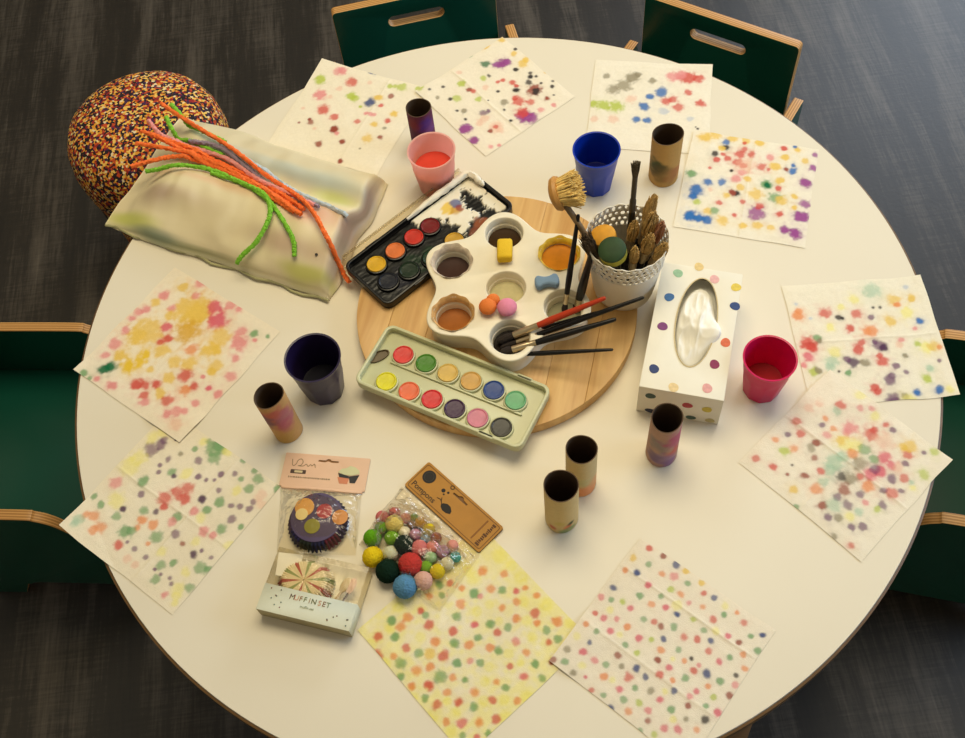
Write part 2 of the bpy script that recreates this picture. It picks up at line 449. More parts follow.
 'J': 'r -803 915 49,n -607 932 44,B -419 926 49,g -691 733 44,y -874 689 49,o -871 501 41,B -735 556 49,o -492 724 49,p -347 795 59,g -172 820 40,h -540 510 44,l -297 625 48,o -161 651 46,r 45 831 44,B 176 855 40,p -25 621 40,o 136 685 46,h -214 403 48,g -339 483 41,B -59 411 40,l 125 483 43,r 313 633 48,g 380 760 39,o 496 876 36,r 617 822 47,g 771 725 39,B 875 820 42,g 925 619 49,o 812 492 45,n 706 580 42,h 561 577 43,B 430 402 43,g 291 450 39,Y 416 530 53,g 709 366 42,r 477 275 47,h 631 245 45,o 915 356 42,B -860 228 45,p -914 46 49,g -795 86 44,l -677 152 48,h -553 140 43,Y -740 -25 53,r -861 -168 41,h -743 -158 48,p -610 -66 40,g -344 124 45,g -544 339 48,o -382 334 48,r -235 171 44,o -462 -72 47,h -590 -232 50,Y -476 -202 47,h -270 -102 48,B -34 66 43,l -143 -28 40,g -7 269 50,n -133 175 47,r 156 243 52,r 293 311 46,g 181 68 43,o 18 -54 52,g -356 -260 42,l -197 -258 40,g -716 -339 40,o -873 -350 40,B -713 -507 34,h -710 -639 50,t -882 -731 47,g -816 -864 50,n -938 -927 43,p -550 -635 47,n -356 -419 43,g -410 -593 43,Y -626 -776 53,t -653 -908 43,h -515 -857 26,B -95 -409 46,t -252 -502 39,o -348 -723 52,r -116 -556 60,B 45 -426 42,n 50 -183 47,h 209 -168 45,r 165 -311 52,o 311 -266 38,B 394 -353 39,g 422 -158 47,o 308 3 39,k 357 80 32,r 454 -24 45,B 595 42 53,g 764 59 51,o 679 -78 41,h 606 -206 42,p 572 -291 39,l 795 -143 38,n 926 -23 49,p 923 127 44,k 873 222 35,g 779 -281 38,h 923 -260 55,k 847 -420 50,n 612 -396 39,g 478 -542 51,h 316 -541 48,t 177 -525 45,h -112 -735 51,r -370 -938 39,g -224 -902 36,B -86 -977 45,o 105 -872 59,g -18 -798 49,l 141 -717 45,g 11 -614 39,p 276 -722 45,n 337 -823 44,h 528 -767 54,h 664 -695 58,Y 550 -625 45,o 837 -571 44,g 334 -981 51,k 120 -1019 42,t 669 -543 38,l 482 -899 44,Y 307 -427 45,Y -883 -528 54,Y -242 -692 46,Y 187 -61 39,y -272 933 48,y -45 923 48,Y -124 513 67,Y 334 854 53,p 471 71 32',
}
SHEETS = {'A': ((-0.456, 0.054), 0.212, -42), 'B': ((-0.459, -0.188), 0.208, -42.5), 'C': ((-0.185, 0.462), 0.198, -30), 'D': ((0.056, 0.464), 0.186, -58), 'E': ((0.298, 0.392), 0.19, -15.5), 'F': ((0.406, 0.202), 0.191, -21.7), 'G': ((0.5, -0.086), 0.194, -4), 'H': ((0.417, -0.258), 0.19, -53.5), 'I': ((-0.083, -0.413), 0.2, -55), 'J': ((0.139, -0.459), 0.193, -45)}


# ================================================================== SETTING
fm = mat('floor_woven_vinyl', (60, 54, 50), 0.5, bump=0.12, bscale=120, spec=0.6)
nt = fm.node_tree
tc = nt.nodes.new('ShaderNodeTexCoord')


def streak(sx, sy, det=6):
    mp = nt.nodes.new('ShaderNodeMapping')
    mp.inputs['Scale'].default_value = (sx, sy, 1)
    nt.links.new(tc.outputs['Object'], mp.inputs['Vector'])
    n = nt.nodes.new('ShaderNodeTexNoise')
    n.inputs['Scale'].default_value = 1
    n.inputs['Detail'].default_value = det
    n.inputs['Roughness'].default_value = 0.7
    nt.links.new(mp.outputs[0], n.inputs['Vector'])
    return n.outputs['Fac']


def mixf(a, b, f, op='MIX'):
    m = nt.nodes.new('ShaderNodeMath')
    m.operation = 'MULTIPLY_ADD'
    nt.links.new(a, m.inputs[0])
    m.inputs[1].default_value = f
    nt.links.new(b, m.inputs[2])
    return m.outputs[0]


long_s, fine_s, cross_s = streak(11, 1.1), streak(170, 8), streak(8, 170)
tot = mixf(fine_s, mixf(cross_s, mixf(long_s, long_s, 0.35), 0.45), 0.55)
ramp = nt.nodes.new('ShaderNodeValToRGB')
ramp.color_ramp.elements[0].position = 0.38
ramp.color_ramp.elements[0].color = (*lin((15, 12, 8)), 1)
ramp.color_ramp.elements[1].position = 0.80
ramp.color_ramp.elements[1].color = (*lin((104, 95, 84)), 1)
e = ramp.color_ramp.elements.new(0.56)
e.color = (*lin((36, 30, 23)), 1)
scl = nt.nodes.new('ShaderNodeMath')
scl.operation = 'MULTIPLY'
scl.inputs[1].default_value = 0.49
nt.links.new(tot, scl.inputs[0])
nt.links.new(scl.outputs[0], ramp.inputs['Fac'])
nt.links.new(ramp.outputs['Color'], principled(fm).inputs['Base Color'])
fl = obj('floor', box(7, 7, 0.04, z0=-0.04), fm)
fl['kind'] = 'structure'
fl['label'] = 'dark woven-look floor with long grey streaks'
wallm = mat('warm_white_paint', (214, 202, 178), 0.8, var=0.02, scale=4)
for nm, sx_, sy_, x_, y_ in (('wall_left', 0.1, 7.2, -3.55, 0), ('wall_right', 0.1, 7.2, 3.55, 0), ('wall_back', 7.0, 0.1, 0, 3.55), ('wall_front', 7.0, 0.1, 0, -3.55)):
    o = obj(nm, box(sx_, sy_, 2.8), wallm, None, (x_, y_, 0))
    o['kind'] = 'structure'

# ================================================================== TABLE
lam = mat('white_laminate', (228, 219, 198), 0.38, var=0.02, scale=3, spec=0.35)
edge_m = mat('table_edge_brown', (112, 82, 46), 0.5, var=0.15, scale=60)
wood_leg = mat('table_leg_wood', (126, 92, 56), 0.5, var=0.2, scale=25)
tb = thing('round_table', 'large round white-topped table with a thin brown edge under the painted sheets', 'table')
bm = lathe([(0, -0.001), (0.5978, -0.001), (0.599, -0.0025)], 160)
bm2 = lathe([(0.599, -0.0025), (0.5995, -0.006), (0.599, -0.024), (0.594, -0.027), (0, -0.027)], 160)
top = obj('table_top', lathe([(0, -0.026), (0.594, -0.026), (0.5975, -0.023), (0.5975, -0.0022), (0.5965, 0.0), (0, 0.0)], 180), lam, tb, (0, 0, TZ))
obj('edge_band', lathe([(0.5976, -0.0265), (0.6, -0.0255), (0.6006, -0.022), (0.6004, -0.003), (0.5976, -0.0016), (0.5974, -0.0265)], 180), edge_m, tb, (0, 0, TZ))
bm.free()
bm2.free()
for a in (-66, 22, 126, 205):
    a = math.radians(a)
    d = Vector((math.cos(a), math.sin(a), 0))
    bm = box(0.055, 0.055, 1, 0.006)
    for v in bm.verts:
        t = v.co.z
        k = 0.72 + 0.28 * t
        v.co = Vector((v.co.x * k, v.co.y * k, 0)) + Vector((0.545 + 0.055 * (1 - t), 0, (TZ - 0.027) * t))
    obj('leg', xform(bm, rot=(0, 0, a)), wood_leg, tb)

# ================================================================== CHAIRS
green = mat('green_laminate', (12, 72, 57), 0.34, var=0.05, scale=8, spec=0.4)
ply = mat('birch_ply_edge', (205, 150, 82), 0.5)
nt = ply.node_tree
tc = nt.nodes.new('ShaderNodeTexCoord')
sx = nt.nodes.new('ShaderNodeSeparateXYZ')
nt.links.new(tc.outputs['Object'], sx.inputs[0])
mm = nt.nodes.new('ShaderNodeMath')
mm.operation = 'MULTIPLY'
mm.inputs[1].default_value = 2 * pi / 0.0045
nt.links.new(sx.outputs['Z'], mm.inputs[0])
ms = nt.nodes.new('ShaderNodeMath')
ms.operation = 'SINE'
nt.links.new(mm.outputs[0], ms.inputs[0])
rp = nt.nodes.new('ShaderNodeValToRGB')
rp.color_ramp.elements[0].position = 0.1
rp.color_ramp.elements[0].color = (*lin((176, 124, 64)), 1)
rp.color_ramp.elements[1].position = 0.6
rp.color_ramp.elements[1].color = (*lin((214, 164, 98)), 1)
nt.links.new(ms.outputs[0], rp.inputs['Fac'])
nt.links.new(rp.outputs['Color'], principled(ply).inputs['Base Color'])

ARM, SEAT, BACK, PT = TZ - 0.2, TZ - 0.33, TZ - 0.08, 0.018


def make_chair(label, pos, face_deg, width, back_w):
    """pos = point on the floor under the back panel's middle, face_deg = direction the chair looks."""
    t = thing('cube_chair', label, 'chair', (pos[0], pos[1], 0), (0, 0, math.radians(face_deg - 90)), 'green cube chairs around the table')
    # side panel, drawn in (forward, height)
    ln = [(-0.01, 0.0), (0.05, 0.0), (0.075, 0.05), (0.1, 0.06), (0.22, 0.06), (0.255, 0.05), (0.28, 0.0), (0.305, 0.0), (0.305, SEAT - 0.02)]
    s = [(0.305, SEAT - 0.02), (0.302, SEAT + 0.012), (0.288, SEAT + 0.035), (0.264, SEAT + 0.065), (0.245, ARM - 0.025), (0.223, ARM - 0.006), (0.195, ARM), (0.01, ARM), (-0.004, ARM - 0.005), (-0.01, ARM - 0.02)]
    cv = catmull([(a, b, 0) for a, b in s], 5)
    out = ln + [(v.x, v.y) for v in cv[1:]]
    for sgn in (-1, 1):
        bm = edge_mats(plate([out], PT, 0.0012))
        # local x -> forward(+y), local y -> up(+z), thickness -> +x
        o = obj('side_panel', bm, [green, ply], t)
        o.matrix_basis = Matrix.Translation((sgn * (width / 2 - PT / 2) - PT / 2, 0, 0)) @ Matrix(((0, 0, 1, 0), (1, 0, 0, 0), (0, 1, 0, 0), (0, 0, 0, 1)))
    bh = BACK - 0.07
    bm = edge_mats(plate([rrect(back_w, bh, 0.008, 4, 0, bh / 2), rrect(0.108, 0.023, 0.0112, 8, 0, bh - 0.047)], PT, 0.0012))
    o = obj('backrest', bm, [green, ply], t)
    o.matrix_basis = Matrix.Translation((0, 0.0, 0.07)) @ Matrix.Rotation(math.radians(90), 4, 'X')
    bm = edge_mats(plate([rrect(width - 2 * PT - 0.001, 0.28, 0.003, 2, 0, 0.15)], PT, 0.001))
    obj('seat', bm, [green, ply], t, (0, 0, SEAT - PT))
    obj('front_rail', edge_mats(plate([rrect(width - 2 * PT - 0.001, 0.07, 0.003, 2)], PT, 0.001)), [green, ply], t, (0, 0.285, SEAT - PT - 0.036), (pi / 2, 0, 0))
    return t


make_chair('green cube chair whose handled backrest stands behind the two sheets with red and purple blots', (-0.057, 0.819), -84.4, 0.378, 0.312)
make_chair('green cube chair whose handled backrest stands behind the sheet with the grey and blue smears', (0.481, 0.642), -127.8, 0.354, 0.297)
# the two chairs pushed in at the sides: only seat and side panels in the picture
a = math.radians(-9.5)
make_chair('green cube chair beside the yellow and pink painted sheet, its seat pushed under the table', (-0.7275 - 0.21 * math.cos(a), 0.0965 - 0.21 * math.sin(a)), -9.5, 0.36, 0.32)
a = math.radians(160)
make_chair('green cube chair beside the sheet with purple blots, its seat pushed under the table', (0.666 - 0.205 * math.cos(a), -0.137 - 0.205 * math.sin(a)), 160, 0.335, 0.297)

# ================================================================== STOOL
sm = mat('confetti_fabric', (200, 120, 40), 0.85, bump=0.5, bscale=260)
nt = sm.node_tree
tc = nt.nodes.new('ShaderNodeTexCoord')
vo = nt.nodes.new('ShaderNodeTexVoronoi')
vo.inputs['Scale'].default_value = 230
nt.links.new(tc.outputs['Object'], vo.inputs['Vector'])
sc_ = nt.nodes.new('ShaderNodeSeparateColor')
nt.links.new(vo.outputs['Color'], sc_.inputs[0])
rp = nt.nodes.new('ShaderNodeValToRGB')
rp.color_ramp.interpolation = 'CONSTANT'
cols = [(0, (28, 14, 22)), (0.28, (226, 150, 40)), (0.42, (150, 28, 30)), (0.52, (240, 196, 96)), (0.66, (196, 74, 26)), (0.8, (60, 30, 74)), (0.88, (236, 214, 168)), (0.93, (24, 16, 20))]
els = rp.color_ramp.elements
els[0].position, els[0].color = 0, (*lin(cols[0][1]), 1)
els[1].position, els[1].color = cols[1][0], (*lin(cols[1][1]), 1)
for p, c in cols[2:]:
    els.new(p).color = (*lin(c), 1)
nt.links.new(sc_.outputs[0], rp.inputs['Fac'])
nt.links.new(rp.outputs['Color'], principled(sm).inputs['Base Color'])
st = thing('round_stool', 'round padded stool in speckled orange, red and black fabric beyond the plastic bag', 'stool', (-0.609, 0.712, 0.0))
st.scale = (.97, .97, 1)
prof = [(0, 0.398), (0.05, 0.397), (0.09, 0.393), (0.12, 0.384), (0.142, 0.367), (0.155, 0.34), (0.16, 0.305), (0.157, 0.265), (0.151, 0.228), (0.146, 0.2)]
obj('cushion', lathe(prof + [(0, 0.2)], 72), sm, st)
obj('base', lathe([(0, 0.2), (0.146, 0.199), (0.139, 0.15), (0.132, 0.06), (0.13, 0.012), (0.124, 0.0), (0, 0)], 72), sm, st)
obj('piping', lathe([(0.146, 0.204), (0.15, 0.2), (0.146, 0.196), (0.142, 0.2), (0.146, 0.204)], 72), mat('dark_piping', (40, 22, 20), 0.8), st)

# ================================================================== PAINTED SHEETS
paper_m = attr_mat('painted_paper', 0.85, bump=0.25, bscale=700, spec=0.2)
SHEET_INFO = {
    # name, label, level, crumple, paper colour, folds(list of (axis, pos))
    'A': ('white paper sheet with yellow and pink blots and one dark green spot', 0.0006, 0.0016, (236, 224, 200), [('x', 0.0)]),
    'B': ('white paper sheet with scattered small purple dots, red blots and a big green blot', 0.0006, 0.0016, (234, 223, 198), [('y', 0.0), ('x', 0.03)]),
    'C': ('white paper sheet with red, pink and lime spots partly under the plastic bag', 0.0006, 0.0016, (236, 226, 202), [('x', 0.03)]),
    'D': ('white paper sheet with purple blots and dark brown-black splatters', 0.0006, 0.0016, (236, 226, 204), [('y', -0.02)]),
    'E': ('white paper sheet with blue dots, a grey smear and red streaks', 0.0006, 0.0016, (236, 228, 208), []),
    'F': ('white paper sheet of dense colourful dots with a purple row along one side', 0.0006, 0.0016, (236, 228, 208), [('x', 0.0)]),
    'G': ('white paper sheet with dark purple, red and yellow blots under another sheet', 0.0006, 0.0016, (236, 228, 206), [('y', 0.0)]),
    'H': ('white paper sheet with pale mottled pink, green and grey-brown dots overlapping its neighbour', 0.0006, 0.0016, (236, 226, 204), [('x', 0.0), ('y', 0.0)]),
    'I': ('yellow-tinted paper sheet covered in orange, red and green dots', 0.0006, 0.0016, (238, 229, 198), [('x', -0.033), ('x', 0.033)]),
    'J': ('white paper sheet covered evenly in many small coloured dots', 0.0006, 0.0016, (236, 225, 203), [('y', -0.033), ('y', 0.052)]),
}


UNDER = {'A': 'B', 'D': 'C', 'F': 'E', 'H': 'G', 'J': 'I'}


def make_sheet(key, n=150):
    (cx, cy), L, ang = SHEETS[key]
    label, lvl, crump, base, folds = SHEET_INFO[key]
    seed = ord(key)
    a = np.linspace(-0.5, 0.5, n) * L
    X, Y = np.meshgrid(a, a, indexing='ij')
    x, y = X.ravel(), Y.ravel()
    u, v = x / L + .5, y / L + .5
    # outline a little uneven
    ex = vnoise(v, v * 0 + .5, seed + 3, 5) * .0016
    ey = vnoise(u, u * 0 + .5, seed + 4, 5) * .0016
    h = (vnoise(u, v, seed, 5) * .5 + .5) * .55 + (vnoise(u, v, seed + 1, 13) * .5 + .5) * .3 + (vnoise(u, v, seed + 2, 40) * .5 + .5) * .15
    z = crump * h
    for ax, pos in folds:
        d = (x if ax == 'x' else y) - pos
        z += 0.0007 * np.exp(-(np.abs(d) / .002) ** 1.2) + (0.0004 * (d > 0) * np.exp(-np.abs(d) / .02))
    # corners that leave the table top lift a bit
    ca, sa = math.cos(math.radians(ang)), math.sin(math.radians(ang))
    wx, wy = cx + ca * x - sa * y, cy + sa * x + ca * y
    over = np.clip(np.hypot(wx, wy) - 0.59, 0, 1)
    ef = np.clip((0.5 - np.maximum(np.abs(u - .5), np.abs(v - .5))) / .06, 0, 1)
    z = z * (.25 + .75 * ef) + lvl + over * 0.1
    for lo in UNDER.get(key, ''):      # lies over another sheet
        (lx, ly), LL, la = SHEETS[lo]
        c_, s_ = math.cos(math.radians(la)), math.sin(math.radians(la))
        qx, qy = (wx - lx) * c_ + (wy - ly) * s_, -(wx - lx) * s_ + (wy - ly) * c_
        dout = np.maximum(np.abs(qx), np.abs(qy)) - LL / 2
        z = z + .0026 * (1 - sstep(.001, .03, dout))
    col = np.tile(np.array(lin(base)), (n * n, 1))
    # faint wash between the dots
    rng = random.Random(seed)
    dots = [s.split() for s in DOTS[key].split(',')]
    n1, n2 = vnoise(u, v, seed + 9, 34), vnoise(u, v, seed + 10, 75)
    for pas in (0, 1):
        for c, px, py, r in dots:
            px, py, r = int(px) * 1e-4, int(py) * 1e-4, int(r) * 1e-4
            dd = np.hypot(x - px, y - py)
            if pas == 0:
                d = dd / (r * 2.1) + n1 * .35
                col = blob(col, d, PAL[c], 0.16 if key in 'AGHF' else 0.06, .9)
            else:
                d = dd / (r * (1.02 if key == 'J' else 1.16)) + n1 * .22 + n2 * .12
                al = 0.6 if c in 'sfcY' else (1.0 if c in 'bBGvUknZ' else 0.9)
                al *= {'J': .9, 'B': .92, 'H': .85, 'I': .97}.get(key, 1)
                core = col.copy()
                col = blob(col, d, PAL[c], al * rng.uniform(.8, 1.0), .5)
                if c in 'uUgbBv':      # pigment gathered at the rim of the drop
                    ring = np.exp(-((d - .82) / .12) ** 2) * .28
                    col = col * (1 - ring[:, None] * .4)
    if key == 'I':
        w = (np.clip(.35 + .6 * n1 + .5 * sstep(.05, .09, np.maximum(np.abs(x), np.abs(y))), 0, 1) * .42)[:, None]
        yel = np.array(lin((240, 228, 90)))
        col = col * (1 - w) + col * (yel / np.array(lin((240, 232, 215)))) * w
    tone = (1 + .025 * n2)[:, None]
    col = np.clip(col * tone, 0, 1)
    verts = np.stack([x + ex, y + ey, z], -1)
    idx = np.arange(n * n).reshape(n, n)
    f = np.stack([idx[:-1, :-1], idx[1:, :-1], idx[1:, 1:], idx[:-1, 1:]], -1).reshape(-1, 4)
    me = bpy.data.meshes.new('paper_sheet')
    me.from_pydata(verts.tolist(), [], f.tolist())
    me.polygons.foreach_set('use_smooth', np.ones(len(f), bool))
    set_paint(me, col)
    o = obj('paper_sheet', me, paper_m, None, (cx, cy, TZ), (0, 0, math.radians(ang)))
    tag(o, label, 'paper sheet', 'painted paper sheets')


for k in 'ABCDEFGHIJ':
    make_sheet(k)

# ================================================================== CUPS
def make_cup(label, loc, r_top, r_base, h, m, group='plastic paint-water cups', facets=10, liquid=None, level=0.4, rot=0.0):
    t = thing('plastic_cup', label, 'cup', (loc[0], loc[1], TZ + 0.0003), (0, 0, rot), group)
    zs = [0.0, 0.004, 0.08, 0.2, 0.35, 0.5, 0.58, 0.63, 0.66, 0.72, 0.8, 0.9, 0.965, 0.985, 1.0]
    prof = []
    for k in zs:
        r = r_base + (r_top - r_base) * k
        if 0.63 < k < 0.66:
            r *= 1.0
        if k >= 0.985:
            r += 0.0008
        if k == 0.0:
            r -= 0.002
        prof.append((r, k * h))
    no = len(prof)
    inner = [(r_base + (r_top - r_base) * k - 0.0016, k * h) for k in (0.995, 0.9, 0.75, 0.6, 0.45, 0.3, 0.15, 0.06, 0.035)]

    def fn(a, i, r, z):
        k = z / h
        w = 1 - sstep(0.56, 0.66, np.array(k))
        if i >= no:
            w = w * .6
        s = 2 * pi / facets
        p = math.cos(s / 2) / math.cos((a % s) - s / 2)
        return r * (1 + float(w) * (p * 1.03 - 1)), z
    obj('cup_body', lathe([(0, 0.0)] + prof + inner + [(0, 0.035 * h)], 80, fn), m, t)
    if liquid:
        rl = r_base + (r_top - r_base) * level - 0.0022
        obj('paint_water', lathe([(0, level * h), (rl * .9, level * h), (rl, level * h + .0008), (rl, level * h - .004), (rl * .82, 0.05 * h), (0, 0.05 * h)], 48), liquid, t)
    return t


def liquid_m(name, col, var=.05):
    return mat(name, col, .35, var=var, scale=60, spec=.06)


def plastic(name, col, trans=0.0, rough=0.3):
    m = mat(name, col, rough, var=0.03, spec=0.45)
    if trans:
        nt = m.node_tree
        b = principled(m)
        tr = nt.nodes.new('ShaderNodeBsdfTranslucent')
        tr.inputs[0].default_value = (*lin(col), 1)
        mx = nt.nodes.new('ShaderNodeMixShader')
        mx.inputs[0].default_value = trans
        nt.links.new(b.outputs[0], mx.inputs[1])
        nt.links.new(tr.outputs[0], mx.inputs[2])
        nt.links.new(mx.outputs[0], nt.nodes['Material Output'].inputs['Surface'])
    return m


make_cup('pale pink see-through plastic cup holding red water', (-0.0565, 0.292), 0.0355, 0.0255, 0.079, plastic('pink_plastic', (252, 208, 196), 0.6), facets=48,
         liquid=liquid_m('red_water', (214, 74, 58)), level=0.55)
make_cup('royal blue plastic cup standing beside the brown painted tube', (0.1835, 0.2475), 0.0345, 0.0235, 0.08, plastic('blue_plastic', (10, 52, 168), 0.15),
         liquid=liquid_m('blue_water', (4, 14, 92)), level=0.3)
make_cup('magenta pink plastic cup beside the dotted tissue box', (0.3395, -0.1365), 0.0338, 0.0235, 0.079, plastic('magenta_plastic', (222, 26, 96), 0.3),
         liquid=liquid_m('crimson_water', (150, 4, 22)), level=0.3)
make_cup('dark navy plastic cup beside the pink painted tube', (-0.2465, -0.043), 0.0372, 0.026, 0.086, plastic('navy_plastic', (34, 22, 58), 0.0, .35),
         liquid=liquid_m('black_water', (8, 6, 22)), level=0.25)

# ================================================================== CARDBOARD TUBES
tube_out = attr_mat('painted_cardboard', 0.75, bump=0.15, bscale=400)
card_in = mat('bare_grey_cardboard', (84, 62, 40), 0.9, var=0.08, scale=120)


def make_tube(label, loc, r, h, base, blobs, squash=(1, 1), tilt=(0, 0), rot=0, pinch=0.0):
    """blobs: (angle deg from the camera side, height 0..1, size, colour, alpha)"""
    t = thing('cardboard_tube', label, 'tube', (loc[0], loc[1], TZ + 0.0003), (math.radians(tilt[0]), math.radians(tilt[1]), 0), 'painted cardboard tubes')
    n, m = 72, 46
    A, Z = np.meshgrid(np.arange(n) * 2 * pi / n, np.linspace(0, 1, m), indexing='ij')
    A, Z = A.ravel(), Z.ravel()
    shape = 1 + pinch * np.cos(2 * (A - math.radians(rot))) * (Z) + .02 * np.sin(3 * A + 1)
    R = r * shape
    x, y, z = R * np.cos(A) * squash[0], R * np.sin(A) * squash[1], Z * h
    col = np.tile(np.array(lin(base)), (n * m, 1))
    seed = int(abs(loc[0] * 7919 + loc[1] * 104729) * 100) % 1000
    wn = vnoise(A / (2 * pi), Z, seed, 14)
    for ang, hh, size, c, al in blobs:
        th = math.radians(-90 + ang)
        da = np.abs((A - th + pi) % (2 * pi) - pi) * r
        d = np.hypot(da, (Z - hh) * h) / size + wn * .3
        col = blob(col, d, c, al, .6)
    col = np.clip(col * (1 + .04 * vnoise(A / (2 * pi), Z, seed + 1, 40))[:, None], 0, 1)
    idx = np.arange(n * m).reshape(n, m)
    nx = np.roll(idx, -1, 0)
    f = np.stack([idx[:, :-1], nx[:, :-1], nx[:, 1:], idx[:, 1:]], -1).reshape(-1, 4)
    me = bpy.data.meshes.new('tube_wall')
    me.from_pydata(np.stack([x, y, z], -1).tolist(), [], f.tolist())
    me.polygons.foreach_set('use_smooth', np.ones(len(f), bool))
    set_paint(me, col)
    obj('painted_wall', me, tube_out, t)
    k = (r - 0.0012) / r
    bm = bmesh.new()
    ro, ri = [], []
    rb = []
    for i in range(n):
        j = i * m + m - 1
        ro.append(bm.verts.new((x[j], y[j], h)))
        ri.append(bm.verts.new((x[j] * k, y[j] * k, h)))
        j = i * m
        rb.append(bm.verts.new((x[j] * k, y[j] * k, 0.0)))
    for i in range(n):
        j = (i + 1) % n
        bm.faces.new((ro[i], ro[j], ri[j], ri[i]))
        bm.faces.new((ri[i], ri[j], rb[j], rb[i]))
    obj('inner_wall', bm, card_in, t)


make_tube('brown cardboard tube with a dark green smudge beside the blue cup', (0.2877, 0.2467), 0.0222, 0.092, (182, 142, 78),
          [(-50, .45, .018, (52, 74, 40), .95), (-30, .35, .02, (90, 70, 40), .7), (30, .25, .016, (170, 92, 60), .7), (0, .2, .02, (140, 110, 60), .5)], rot=20, pinch=.07)
make_tube('cardboard tube painted pink and mauve beside the navy cup', (-0.2998, -0.0995), 0.0195, 0.1, (196, 150, 92),
          [(0, .72, .024, (196, 96, 86), .9), (40, .6, .02, (178, 108, 118), .8), (-40, .6, .016, (120, 88, 100), .8), (20, .45, .016, (186, 92, 104), .7), (-10, .12, .02, (190, 150, 78), .8)], rot=40, pinch=.05, tilt=(0, -1.5))
make_tube('cream cardboard tube with small red and green dabs near its foot', (0.0464, -0.28), 0.0212, 0.1, (206, 180, 124),
          [(20, .22, .005, (40, 66, 44), .9), (28, .25, .005, (40, 66, 44), .9), (12, .17, .007, (214, 110, 70), .8), (-40, .12, .006, (190, 80, 60), .8), (0, .06, .008, (96, 140, 90), .7), (30, .08, .008, (96, 140, 90), .7), (-15, .3, .008, (196, 176, 90), .6)])
make_tube('cardboard tube painted pink, lilac and blue-grey before the tissue box', (0.189, -0.2106), 0.0203, 0.1, (178, 140, 120),
          [(-30, .6, .02, (134, 124, 120), .8), (40, .7, .024, (180, 80, 110), .9), (30, .35, .014, (198, 84, 70), .7), (-10, .2, .02, (140, 112, 150), .8), (20, .1, .014, (130, 90, 140), .7), (-50, .25, .014, (110, 90, 120), .6)], rot=60, pinch=.05)
make_tube('cream cardboard tube with an orange-pink foot behind the dabbed tube', (0.0785, -0.2365), 0.0196, 0.1, (204, 182, 132),
          [(20, .12, .024, (232, 146, 96), .85), (50, .3, .016, (226, 160, 110), .6), (0, .4, .014, (190, 190, 140), .5)])
make_tube('dark purple cardboard tube standing behind the pale pink cup', (-0.0675, 0.374), 0.0196, 0.086, (92, 34, 66),
          [(20, .75, .016, (74, 36, 128), .9), (-40, .8, .014, (120, 36, 48), .8), (45, .6, .014, (110, 60, 130), .8), (-10, .4, .018, (60, 24, 60), .8)])

# ================================================================== ROUND BOARD
bw = mat('pine_board', (216, 172, 104), 0.45, var=0.05, scale=30)
nt = bw.node_tree
tc = nt.nodes.new('ShaderNodeTexCoord')
oi = nt.nodes.new('ShaderNodeObjectInfo')
mp = nt.nodes.new('ShaderNodeMapping')
mp.inputs['Scale'].default_value = (60, 5, 20)
ad = nt.nodes.new('ShaderNodeVectorMath')
ad.operation = 'ADD'
nt.links.new(tc.outputs['Object'], mp.inputs['Vector'])
nt.links.new(mp.outputs[0], ad.inputs[0])
cmb = nt.nodes.new('ShaderNodeCombineXYZ')
m100 = nt.nodes.new('ShaderNodeMath')
m100.operation = 'MULTIPLY'
m100.inputs[1].default_value = 60
nt.links.new(oi.outputs['Random'], m100.inputs[0])
nt.links.new(m100.outputs[0], cmb.inputs[0])
nt.links.new(m100.outputs[0], cmb.inputs[1])
nt.links.new(cmb.outputs[0], ad.inputs[1])
nz = nt.nodes.new('ShaderNodeTexNoise')
nz.inputs['Scale'].default_value = 1
nz.inputs['Detail'].default_value = 5
nz.inputs['Distortion'].default_value = 0.6
nt.links.new(ad.outputs[0], nz.inputs['Vector'])
rp = nt.nodes.new('ShaderNodeValToRGB')
rp.color_ramp.elements[0].position = 0.3
rp.color_ramp.elements[0].color = (*lin((196, 146, 82)), 1)
rp.color_ramp.elements[1].position = 0.7
rp.color_ramp.elements[1].color = (*lin((226, 186, 120)), 1)
nt.links.new(nz.outputs['Fac'], rp.inputs['Fac'])
nt.links.new(rp.outputs['Color'], principled(bw).inputs['Base Color'])
BX, BY, BR, BH = 0.0045, 0.0405, 0.198, 0.02
bd = thing('round_board', 'round pale pine serving board under the paint palettes and brush pot', 'board', (BX, BY, TZ + 0.0003), (0, 0, math.radians(-20)))
edges = [-BR, -0.142, -0.086, -0.024, 0.035, 0.094, 0.15, BR]
for x0, x1 in zip(edges, edges[1:]):
    a, b = x0 + (0.00012 if x0 > -BR else 0), x1 - (0.00012 if x1 < BR else 0)
    xs = [a + (b - a) * (0.5 - 0.5 * math.cos(pi * i / 16)) for i in range(17)]
    up_ = [(x, math.sqrt(max(0, BR * BR - x * x))) for x in xs]
    dn = [(x, -y) for x, y in reversed(up_)]
    pts = []
    for p in up_ + dn:
        if not pts or (Vector(p) - Vector(pts[-1])).length > 1e-4:
            pts.append(p)
    if (Vector(pts[0]) - Vector(pts[-1])).length < 1e-4:
        pts.pop()
    obj('plank', plate([pts], BH, 0.0006), bw, bd)

ZB = TZ + BH + 0.0005          # top of the board

# ================================================================== PAINT BOXES
def paint_box_tray(L=0.25, W=0.101, H=0.014):
    bm = plate([rrect(L, W, 0.012, 6)], 0.004, 0.001)
    rim = plate([rrect(L, W, 0.012, 6), rrect(L - 0.009, W - 0.009, 0.009, 6)], H - 0.003, 0.0012, 0.003)
    return join(bm, rim)


def pan_mesh(r=0.0142, h=0.006):
    return lathe([(0, 0), (r, 0), (r, h * .8), (r * .96, h), (r * .88, h * 1.02), (r * .8, h * .86), (0, h * .8)], 36)


def collar_mesh(r=0.0152):
    return lathe([(r - .0008, 0), (r + .0016, 0), (r + .0008, .0042), (r - .0006, .0045), (r - .0008, 0)], 36)


